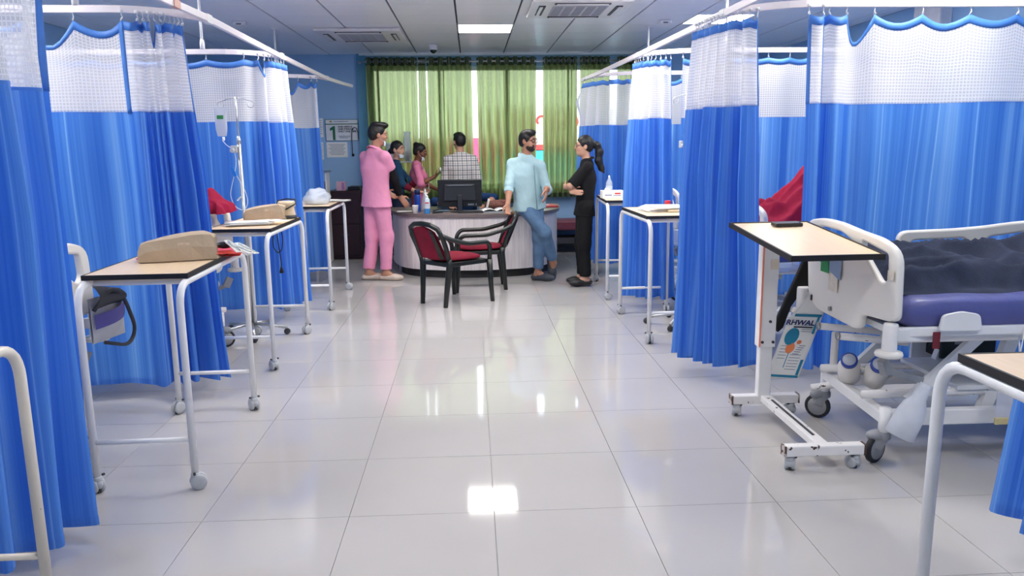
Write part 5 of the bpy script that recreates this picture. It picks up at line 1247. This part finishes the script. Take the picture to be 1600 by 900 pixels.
def person(label, loc, rz, H, J, skin, top, sleeve, hem, trouser, shoes, hair, female=False, **o):
    """J: joints in world coordinates (and head=(yaw, pitch) relative to the facing); missing joints stand in a relaxed pose"""
    t = thing('person', label, 'person', loc, rz, None)
    s = H/1.75; c_, s_ = math.cos(-rz), math.sin(-rz)
    def W(p): x, y = p[0]-loc[0], p[1]-loc[1]; return V3(x*c_-y*s_, x*s_+y*c_, p[2]-loc[2])
    def WD(p): return V3(p[0]*c_-p[1]*s_, p[0]*s_+p[1]*c_, p[2])
    sw = (.148 if female else .178)*s; hw = .088*s
    G = lambda k, d: W(J[k]) if k in J else d
    pel = G('pelvis', V3(0, 0, .93*s)); neck = G('neck', pel+V3(0, -.01, .53*s)); up = nv(neck-pel)
    twist = o.get('twist', 0); rt = nv(np.cross(V3(-math.sin(twist), math.cos(twist), 0), up)); fw = nv(np.cross(up, rt))
    hr = nv(np.cross(V3(0, 1, 0), up)) if abs(up[1]) < .9 else V3(1, 0, 0)
    sR = G('shoulderR', neck+rt*sw-up*.070*s); sL = G('shoulderL', neck-rt*sw-up*.070*s)
    hR, hL = pel+hr*hw, pel-hr*hw
    hy, hp = J.get('head', (0, 0)); Hm = np.array(Matrix.Rotation(hy, 3, 'Z') @ Matrix.Rotation(hp, 3, 'X') @ Matrix.Rotation(J.get('headroll', 0), 3, 'Y'), dtype=np.float32)
    hc = neck+up*.075*s+V3(0, .012, 0)+Hm @ V3(0, .022*s, .098*s)
    HP = lambda x, y, z: hc+Hm @ V3(x*s, y*s, z*s)
    ua, fa, th, sh_ = .285*s, .245*s, .425*s, .415*s
    L = {}
    for k, sd, sho, hip in (('R', 1, sR, hR), ('L', -1, sL, hL)):
        wr = G('wrist'+k, sho+V3(sd*.06, .06, -.50*s)); el, wr = ik(sho, wr, ua, fa, WD(J['elbow'+k]) if 'elbow'+k in J else V3(sd*.5, -1, -.2))
        an = G('ankle'+k, V3(sd*.09*s, -.02, .085*s)); kn, an = ik(hip, an, th, sh_, WD(J['knee'+k]) if 'knee'+k in J else V3(sd*.05, 1, 0))
        L[k] = (sho, el, wr, hip, kn, an, WD(J['toe'+k]) if 'toe'+k in J else V3(sd*.15, 1, 0))
    # --- body
    B = Field(); ch = pel+(neck-pel)*.62; wa = pel+(neck-pel)*.30
    f1 = (fw, .68)
    def torso(F, e, k=.05, flat_end=False, zcut=None):
        hipr, war, chr_ = (.150*s, .118*s, .138*s) if female else (.148*s, .138*s, .160*s)
        if o.get('belly'): war += o['belly']
        if zcut is None: F.cap(pel, wa, hipr+e, war+e, k, f1)
        else: F.cap(zcut, wa, hipr+e+.012+o.get('flare', .006), war+e+.004, k, f1, start=True)
        F.cap(wa, ch, war+e, chr_+e, k, f1); F.cap(ch, neck-up*.05*s, chr_*.98+e, .075*s+e*.6, k, f1)
        for q in (sR, sL): F.cap(neck-up*.035*s, q-up*.004*s, .050*s+e*.5, .042*s+e*.6, .045)
        if female:
            for sd in (-1, 1): F.ell(ch+rt*sd*.062*s+fw*.075*s+up*.0*s, (.062*s+e, .058*s+e, .062*s+e), k=.04)
    torso(B, -.008)
    B.cap(neck-up*.03, hc-Hm @ V3(0, .012*s, .04*s), .056*s*(.88 if female else 1), .050*s*(.88 if female else 1), .03)
    B.ell(HP(0, -.012, .022), (.074*s, .094*s, .092*s), Hm, .02).ell(HP(0, .022, -.038), (.058*s, .066*s, .078*s), Hm, .03).ell(HP(0, .048, -.082), (.032*s, .034*s, .028*s), Hm, .03)
    B.cap(HP(0, .086, .018), HP(0, .103, -.020), .008*s, .0112*s, .012).ell(HP(0, .078, -.053), (.024*s, .018*s, .013*s), Hm, .012)
    B.cap(HP(-.045, .076, .026), HP(.045, .076, .026), .011*s, .011*s, .016)
    for sd in (-1, 1):
        B.ell(HP(sd*.076, -.012, -.008), (.010*s, .020*s, .033*s), Hm, .008); B.ell(HP(sd*.040, .052, -.028), (.024*s, .024*s, .022*s), Hm, .02)
    for k, sd in (('R', 1), ('L', -1)):
        sho, el, wr, hip, kn, an, toe = L[k]
        B.cap(sho, el, .049*s*(.85 if female else 1), .038*s*(.9 if female else 1), .03).cap(el, el+(wr-el)*.35, .039*s*(.9 if female else 1), .040*s*(.88 if female else 1), .02).cap(el+(wr-el)*.35, wr, .039*s*(.88 if female else 1), .025*s, .02)
        hd = WD(J['hand'+k]) if 'hand'+k in J else nv(wr-el); pn = WD(J['palm'+k]) if 'palm'+k in J else V3(-sd, .2, 0)
        hand(B, wr, nv(hd), pn, sd if 'thumb'+k not in J else J['thumb'+k], s*(.93 if female else 1.02), o.get('curl'+k, .35), o.get('spread', 1))
        B.cap(hip, kn, .082*s, .056*s, .05).cap(kn, an, .054*s, .036*s, .03)
        B.ell(kn+(an-kn)*.3+V3(0, -.015, 0), (.046*s, .05*s, .09*s), None, .04)
        foot(B, an, toe, s, not o.get('tip'+k))
    body = field_obj(B, .0068*max(s, .9), 'body', skin, t, relax=1)
    # --- face
    for sd in (-1, 1):
        e = MB().ell((0, 0, 0), (.0125*s, .008*s, .0075*s), 10, 7).obj('eye', EYEW, body, True); e.location = HP(sd*.031, .080, .010); e.rotation_euler = Matrix(Hm.tolist()).to_euler()
        e = MB().ell((0, 0, 0), (.0062*s, .005*s, .0062*s), 10, 7).obj('iris', EYE, body, True); e.location = HP(sd*.031, .0862, .010); e.rotation_euler = Matrix(Hm.tolist()).to_euler()
        MB().tube([HP(sd*.014, .091, .030), HP(sd*.032, .088, .036), HP(sd*.052, .074, .030)], [.0035*s, .005*s, .0025*s], 6).obj('eyebrow', HAIR, body, True)
    MB().tube([HP(-.024, .083, -.056), HP(-.010, .0955, -.052), HP(0, .0965, -.054), HP(.010, .0955, -.052), HP(.024, .083, -.056)], [.002*s, .0052*s, .0056*s, .0052*s, .002*s], 6).obj('lips', mat('lip_tone', (150, 88, 80) if skin is not SK_C else (112, 66, 60), rough=.5), body, True)
    # --- hair
    Hf = Field(); pn = Hm @ V3(0, .80, -.60); pp = HP(0, .062, .052)
    side_cut = (HP(0, .014, 0), Hm @ V3(0, 1, -.20)); 
    front = nv(Hm @ V3(0, 1., -.55))
    Hf.ell(HP(0, -.018, .034), (.083*s, .098*s, .094*s), Hm, .01, [(HP(0, .066, .062), front), (HP(0, 0, -.045), Hm @ V3(0, .25, -1.))])
    Hf.ell(HP(0, -.045, -.005), (.074*s, .066*s, .075*s), Hm, .015, [(HP(0, -.008, 0), Hm @ V3(0, 1, 0)), (HP(0, 0, -.07), Hm @ V3(0, 0, -1.))])
    if hair == 'quiff':
        Hf.ell(HP(0, .035, .105), (.066*s, .060*s, .036*s), Hm, .02).ell(HP(0, .068, .112), (.05*s, .034*s, .028*s), Hm, .02).ell(HP(.02, -.03, .108), (.06*s, .06*s, .03*s), Hm, .02)
    elif hair == 'short': Hf.ell(HP(0, .02, .095), (.068*s, .068*s, .036*s), Hm, .02)
    elif hair == 'swept': Hf.ell(HP(0, .025, .098), (.070*s, .066*s, .034*s), Hm, .02).ell(HP(.03, .055, .088), (.04*s, .035*s, .028*s), Hm, .02)
    elif hair == 'low_bun': Hf.ell(HP(0, -.115, -.035), (.045*s, .040*s, .042*s), Hm, .02)
    elif hair == 'high_bun': Hf.ell(HP(0, -.085, .085), (.045*s, .045*s, .042*s), Hm, .015)
    elif hair == 'ponytail':
        P = [HP(0, -.10, .03), HP(.005, -.155, .0), HP(.01, -.175, -.08), HP(.0, -.165, -.18), HP(-.005, -.195, -.27), HP(0, -.225, -.32)]
        R = [.030, .038, .045, .042, .032, .010]
        for i in range(5): Hf.cap(P[i], P[i+1], R[i]*s, R[i+1]*s, .02)
    field_obj(Hf, .0065, 'hair', HAIR, t, .004, 30, (1, 1, .4))
    if hair == 'ponytail':
        MB().tube([HP(.028*math.cos(a), -.118, .022+.028*math.sin(a)) for a in [q*PI/6 for q in range(12)]], .007*s, 6, True).obj('hair_clip', mat('white_clip', (220, 224, 228), rough=.3), t, True)
    # --- top
    T = Field(); e0 = o.get('ease', .016)
    zc = pel.copy(); dh = (hem-pel[2]); zc = pel+up*dh/max(up[2], .3)
    torso(T, e0, .05, zcut=zc)
    for k, sd in (('R', 1), ('L', -1)):
        sho, el, wr = L[k][:3]; r0, r1 = .054*s*(.9 if female else 1), .048*s
        ln = sleeve if isinstance(sleeve, (int, float)) else sleeve[k]
        if ln <= 1: T.cap(sho, sho+(el-sho)*ln, r0+.006, r1+.018, .03, None, True)
        else: T.cap(sho, el, r0+.004, r1+.006, .03).cap(el, el+(wr-el)*(ln-1), r1+.006, r1-.002, .02, None, True)
    top_o = field_obj(T, .0085, 'shirt', top, t, o.get('wrinkle', .007), 9)
    for k in 'RL':
        ln = sleeve if isinstance(sleeve, (int, float)) else sleeve[k]
        if o.get('cuff') and ln > 1:
            sho, el, wr = L[k][:3]; d = nv(wr-el); p = el+(wr-el)*(ln-1)
            Field_ = Field().cap(p-d*.045, p+d*.004, .050*s+.004, .049*s+.003, .005, None, True, True); field_obj(Field_, .006, 'cuff', o['cuff'], top_o, .003, 20)
    col_ = o.get('collar')
    if col_:
        m = MB(); n = 20
        def cf(u, v):
            a = -PI/2+.45+u*(2*PI-.9)+PI; x, y = math.sin(a-PI/2-PI)*-1, 0
            q = PI*.5+.42+u*(2*PI-.84); r = (.062+.030*v)*s; zz = .014-.034*v
            p = neck+rt*(math.cos(q)*r)+fw*(math.sin(q)*r*.95)+up*((zz+.012)*s-(.030+.02*v)*s*math.sin(q)); return tuple(p)
        m.grid(cf, 22, 3); m.obj('collar', col_, top_o, True, solid=.004)
    if o.get('buttons'):
        m = MB(); P = [ch+(pel-ch)*x*1.15+fw*((.160 if not female else .138)*s*.70+e0+(.012 if x < .9 else .012)) for x in (-.3, 0, .35, .7, 1.0)]
        m.tube(P, .005, 4).obj('placket', mat('placket_shade', o['buttons'], rough=.8), top_o, True)
    # --- sleeves of an under layer
    if o.get('under'):
        mm, a0, b0 = o['under']
        for k in 'RL':
            sho, el, wr = L[k][:3]; U = Field()
            if a0 < 1: U.cap(sho+(el-sho)*a0, el, .054*s, .051*s, .02)
            p = el+(wr-el)*max(0, a0-1)
            U.cap(p, el+(wr-el)*b0, .051*s, .039*s, .02, None, True, a0 > 1)
            field_obj(U, .0075, 'under_sleeve', mm, t, .004, 16)
    # --- trousers
    if trouser:
        R = Field(); R.cap(pel+up*.07*s, pel-up*.02*s, .132*s+.004, .144*s+.006, .05, f1)
        for k, sd in (('R', 1), ('L', -1)):
            hip, kn, an = L[k][3:6]; tl = o.get('trouser_len', .93); wd = o.get('leg_width', 1.0)
            R.cap(hip, kn, .094*s*wd, .078*s*wd, .05).cap(kn, kn+(an-kn)*tl, .076*s*wd, .066*s*wd, .04, None, True)
        field_obj(R, .0085, 'trousers', trouser, t, .008, 8, (1, 1, .5))
    if shoes:
        for k in 'RL':
            an, toe = L[k][5], L[k][6]; Sf = Field(); shoe(Sf, an, toe, s, shoes[1] == 'clog', not o.get('tip'+k)); so = field_obj(Sf, .0065, 'shoe', shoes[0], t)
            if shoes[1] == 'clog':
                d = nv(toe); m = MB()
                for q in (-.02, .0, .02): m.ell(an+d*(.10+q)*s+V3(0, 0, -.012), (.006, .006, .004), 8, 5)
                sb_ = MB().tube([an+d*.02*s+np.cross(d, V3(0, 0, 1))*.045*s+V3(0, 0, -.03*s), an-d*.075*s+V3(0, 0, -.012*s), an+d*.02*s-np.cross(d, V3(0, 0, 1))*.045*s+V3(0, 0, -.03*s)], .007, 6).obj('heel_strap', o.get('strap', shoes[0]), so, True)
    # --- extras worn on the head and chest
    if o.get('mask'):
        mk = MB().grid(lambda u, v: HP(*(lambda a, z: (.064*math.sin(a), .030+.066*math.cos(a)*(1-.25*abs(z+.10)/.05), z))((u-.5)*2.1, -.118+.055*v)), 12, 6).obj('face_mask', MASK, t, True, solid=.003)
        for sd in (-1, 1): MB().tube([HP(sd*.060, .06, -.075), HP(sd*.077, .015, -.045), HP(sd*.080, -.02, .012), HP(sd*.078, -.028, -.02)], .0018, 5).obj('ear_loop', MASK, mk, True)
    if o.get('glasses'):
        gm = mat('spectacle_frame', o['glasses'], rough=.3); g = None
        gl = MB()
        for sd in (-1, 1):
            gl.tube([HP(sd*.034+.024*math.copysign(abs(math.cos(a))**.6, math.cos(a)), (.090-.010*abs(math.cos(a)) if math.cos(a) > 0 else .090), .007+.017*math.copysign(abs(math.sin(a))**.6, math.sin(a))) for a in [q*PI/8 for q in range(16)]], .0036*s, 5, True)
            gl.tube([HP(sd*.058, .080, .012), HP(sd*.080, .04, .012), HP(sd*.082, -.015, .010)], .0024*s, 5)
        gl.tube([HP(-.01, .0935, .010), HP(.01, .0935, .010)], .0024*s, 5); go = gl.obj('glasses', gm, t, True)
    if o.get('beard'):
        Bf = Field(); Bf.ell(HP(0, .022, -.046), (.0615*s, .066*s, .078*s), Hm, .01, [(HP(0, .0, -.046), Hm @ V3(0, .15, 1)), (HP(0, -.012, 0), Hm @ V3(0, -1, 0))]); Bf.ell(HP(0, .050, -.086), (.034*s, .035*s, .027*s), Hm, .02)
        Bf.cap(HP(-.026, .082, -.046), HP(.026, .082, -.046), .009*s, .009*s, .01).cap(HP(-.026, .082, -.046), HP(-.03, .07, -.08), .008*s, .010*s, .01).cap(HP(.026, .082, -.046), HP(.03, .07, -.08), .008*s, .010*s, .01)
        field_obj(Bf, .0055, 'beard', mat('short_beard', (44, 34, 32), rough=.7, var=.3, scale=90), t)
    if o.get('lanyard'):
        m = MB()
        for sd in (-1, 1): m.tube([neck+rt*sd*.055*s+up*.03*s, neck+rt*sd*.07*s+fw*.075*s-up*.03*s, ch+rt*sd*.03*s+fw*(.138*.68*s+.045), wa+fw*(.11*s+.04)+up*.04], .006, 5)
        m.obj('lanyard', o['lanyard'], t, True); p = wa+fw*(.11*s+.05)
        MB().box((0, 0, 0), (.055, .006, .085)).obj('badge', M_paper, t).location = p
    return t

PINK, PINK2 = cloth('pink_scrubs', (232, 152, 186)), cloth('pink_tunic', (228, 132, 168))
PKP = (226, 128, 172)
SAND = mat('beige_sandal', (206, 190, 176), rough=.5)
person('person in pink scrubs with black undersleeves, back turned, leaning a hand on the desk', (-1.07, 8.87, 0), -.82, 1.77,
       dict(pelvis=(-1.08, 8.87, .93), neck=(-1.075, 8.88, 1.47), ankleL=(-1.20, 8.885, .085), ankleR=(-1.0, 8.83, .085), toeL=(.9, .1, 0), toeR=(.95, -.15, 0),
            wristR=(-.80, 9.03, .87), elbowR=(1, -.45, 0), handR=(.5, .35, -.75), palmR=(.3, .5, -.6), wristL=(-1.0, 9.12, 1.0), elbowL=(-.3, .6, -1), head=(-.42, -.12)),
       SK_A, PINK, .56, .84, PINK, (SAND, 'sandal'), 'quiff', under=(cloth('black_undershirt', (26, 26, 30)), .42, .88), flare=.03, mask=True, leg_width=1.0, trouser_len=.90, ease=.028, collar=PINK, curlR=.2)
person('woman in a dark teal tunic with lanyard and lowered mask beside two people in pink', (-.98, 10.36, 0), -1.35, 1.58,
       dict(wristR=(-.70, 10.12, .93), elbowR=(-.6, -.4, -.6), handR=(.9, -.25, .0), palmR=(0, .3, -1), wristL=(-.68, 10.42, .92), elbowL=(-.5, .5, -.6), handL=(.9, 0, 0), head=(-.65, -.08)),
       SK_B, cloth('dark_teal_tunic', (28, 62, 92)), 1.25, .62, cloth('navy_trousers', (34, 44, 66)), (SAND, 'sandal'), 'low_bun', True, mask=True, lanyard=mat('green_lanyard', (110, 150, 110)), under=(cloth('maroon_undershirt', (110, 22, 44)), 1.2, .62))
person('woman in a pink tunic with high bun, looking at something white in her raised hand', (-.72, 10.55, 0), -1.45, 1.55,
       dict(wristR=(-.47, 10.32, 1.12), elbowR=(-.3, -.5, -.8), handR=(.75, -.1, .7), palmR=(-.5, .3, .5), wristL=(-.45, 10.55, .93), elbowL=(-.3, .4, -.8), handL=(.9, -.1, -.1), palmL=(0, 0, 1), head=(-.25, -.28)),
       SK_C, PINK2, 1.1, .62, cloth('pink_trousers', (210, 110, 150)), (SAND, 'sandal'), 'high_bun', True, mask=True, curlR=.9, lanyard=mat('cream_lanyard', (214, 200, 170)))
wv = thing('white_vial', 'small white vial held up by the woman in pink', 'vial', (-.405, 10.30, 1.185)); MB().lathe([(.012, 0), (.012, .04), (.007, .045), (.007, .055)], (0, 0, 0), 10).obj('vial_body', M_paper, wv, True); MB().tube([(-.03, 0, -.05), (-.005, 0, -.0)], .008, 6).obj('green_cap', mat('green_sticker', (40, 140, 70)), wv, True)
def plaid():
    m = bpy.data.materials.new('checked_shirt_cloth'); m.use_nodes = True; nt = m.node_tree; N = nt.nodes; L = nt.links; b = N['Principled BSDF']; b.inputs['Roughness'].default_value = .8
    tc = N.new('ShaderNodeTexCoord'); sp = N.new('ShaderNodeSeparateXYZ'); L.new(tc.outputs['Object'], sp.inputs[0]); o = []
    def band(ax, per, lo, hi, off=0):
        a = N.new('ShaderNodeMath'); a.operation = 'MULTIPLY_ADD'; a.inputs[1].default_value = 1/per; a.inputs[2].default_value = off; L.new(sp.outputs[ax], a.inputs[0])
        f = N.new('ShaderNodeMath'); f.operation = 'FRACT'; L.new(a.outputs[0], f.inputs[0])
        g = N.new('ShaderNodeMath'); g.operation = 'COMPARE'; g.inputs[1].default_value = (lo+hi)/2; g.inputs[2].default_value = (hi-lo)/2; L.new(f.outputs[0], g.inputs[0]); return g.outputs[0]
    col = None; prev = (.86, .85, .84, 1)
    for ax, per, lo, hi, c, k in ((0, .062, 0, .32, (120, 120, 126), .42), (2, .062, 0, .32, (120, 120, 126), .42), (0, .062, .6, .68, (150, 110, 100), .6), (2, .062, .6, .68, (150, 110, 100), .6)):
        mx = N.new('ShaderNodeMixRGB'); mx.blend_type = 'MULTIPLY'
        q = N.new('ShaderNodeMath'); q.operation = 'MULTIPLY'; q.inputs[1].default_value = k*1.4; L.new(band(ax, per, lo, hi, 100), q.inputs[0]); L.new(q.outputs[0], mx.inputs[0])
        if col: L.new(col, mx.inputs[1])
        else: mx.inputs[1].default_value = prev
        mx.inputs[2].default_value = lin(c)+(1,); col = mx.outputs[0]
    L.new(col, b.inputs['Base Color']); return m
person('person in a checked shirt standing behind the monitor with back turned', (-.14, 10.62, 0), .12, 1.70,
       dict(pelvis=(-.14, 10.62, .92), neck=(-.14, 10.62, 1.40), head=(.35, -.08), wristL=(-.30, 10.83, .98), wristR=(.04, 10.83, .98), elbowL=(-.35, -.5, -1), elbowR=(.35, -.5, -1)),
       SK_B, plaid(), 1.6, .80, cloth('grey_trousers', (70, 74, 84)), (M_black, 'sandal'), 'short', wrinkle=.008, ease=.02)
stl = thing('stool', 'round dark stool behind the reception desk', 'stool', (-.1, 10.22, 0))
MB().lathe([(.17, .42), (.18, .44), (.18, .47), (.16, .48)], (0, 0, 0), 20).obj('seat', M_black, stl, True)
for k in range(4): MB().tube([(.10*math.cos(k*PI/2+.8), .10*math.sin(k*PI/2+.8), .43), (.17*math.cos(k*PI/2+.8), .17*math.sin(k*PI/2+.8), 0)], .012, 8).obj('leg', M_castd, stl, True)
person('person in dark blue bent low over the desk behind the monitor, one arm showing', (-.08, 10.2, 0), PI, 1.65,
       dict(pelvis=(-.08, 10.20, .57), neck=(-.14, 9.90, .885), head=(0, -.9), ankleR=(-.22, 9.85, .085), ankleL=(.06, 9.85, .085), kneeR=(0, -1, .6), kneeL=(0, -1, .6),
            wristL=(.20, 9.62, .79), elbowL=(1, .5, .25), handL=(-.6, -.7, -.1), palmL=(0, 0, -1), wristR=(-.28, 9.6, .79), elbowR=(-1, .5, .2), handR=(.3, -1, -.1), palmR=(0, 0, -1)),
       SK_A, cloth('dark_blue_tunic', (30, 58, 100)), 1.35, .56, cloth('navy_trousers', (34, 44, 66)), (M_black, 'sandal'), 'short')
BL = cloth('light_blue_shirt', (172, 204, 212)); CROC = mat('charcoal_clog', (62, 66, 76), rough=.6, var=.1)
person('bearded person in light blue shirt and jeans, legs crossed, hand on the chair back', (.72, 8.68, 0), -2.62, 1.70,
       dict(pelvis=(.645, 8.70, .86), neck=(.605, 8.66, 1.385), head=(.52, -.06), twist=0,
            shoulderR=(.46, 8.71, 1.305), shoulderL=(.755, 8.60, 1.285), wristR=(.385, 8.42, .855), elbowR=(-.8, .6, -.2), handR=(-.05, -.35, -.8), palmR=(.2, -.8, -.4),
            wristL=(.80, 8.37, 1.045), elbowL=(.35, .3, -1), handL=(-.05, -.3, -.85), palmL=(-.8, .3, .2),
            ankleR=(.905, 8.66, .195), kneeR=(.45, -1, 0), toeR=(.12, -.25, -.9), ankleL=(.73, 8.62, .085), kneeL=(.2, -1, 0), toeL=(.95, -.35, 0)),
       SK_A, BL, {'R': 1.35, 'L': 1.45}, .80, mat('blue_denim', (92, 122, 156), rough=.85, var=.22, scale=9, bump=.15, bscale=300, spec=.2), (CROC, 'clog'), 'swept', cuff=BL, collar=BL, buttons=(120, 152, 164), glasses=(20, 20, 24), beard=True, belly=.012, trouser_len=.86, leg_width=.92, ease=.024, flare=.024, wrinkle=.009, tipR=True, curlR=.9, curlL=.5)
BK = cloth('black_scrubs', (24, 25, 28), .15)
person('woman in black scrubs with a long ponytail and folded arms', (1.18, 8.25, 0), 1.52, 1.585,
       dict(pelvis=(1.205, 8.25, .85), neck=(1.225, 8.25, 1.335), head=(.0, -.04), ankleL=(1.205, 8.18, .085), ankleR=(1.195, 8.34, .085), toeL=(-1, -.05, 0), toeR=(-1, .1, 0),
            wristL=(1.01, 8.33, 1.06), elbowL=(-.35, -1, -.4), handL=(-.15, 1, .05), palmL=(1, 0, 0), wristR=(1.045, 8.13, 1.02), elbowR=(-.35, 1, -.4), handR=(.75, -.6, -.05), palmR=(.3, .8, 0)),
       SK_B, BK, .95, .76, BK, (mat('black_clog', (34, 35, 38), rough=.5), 'clog'), 'ponytail', True, glasses=(150, 130, 110), collar=BK, leg_width=1.02, strap=mat('grey_strap', (140, 142, 146)), curlL=.5, curlR=.5)
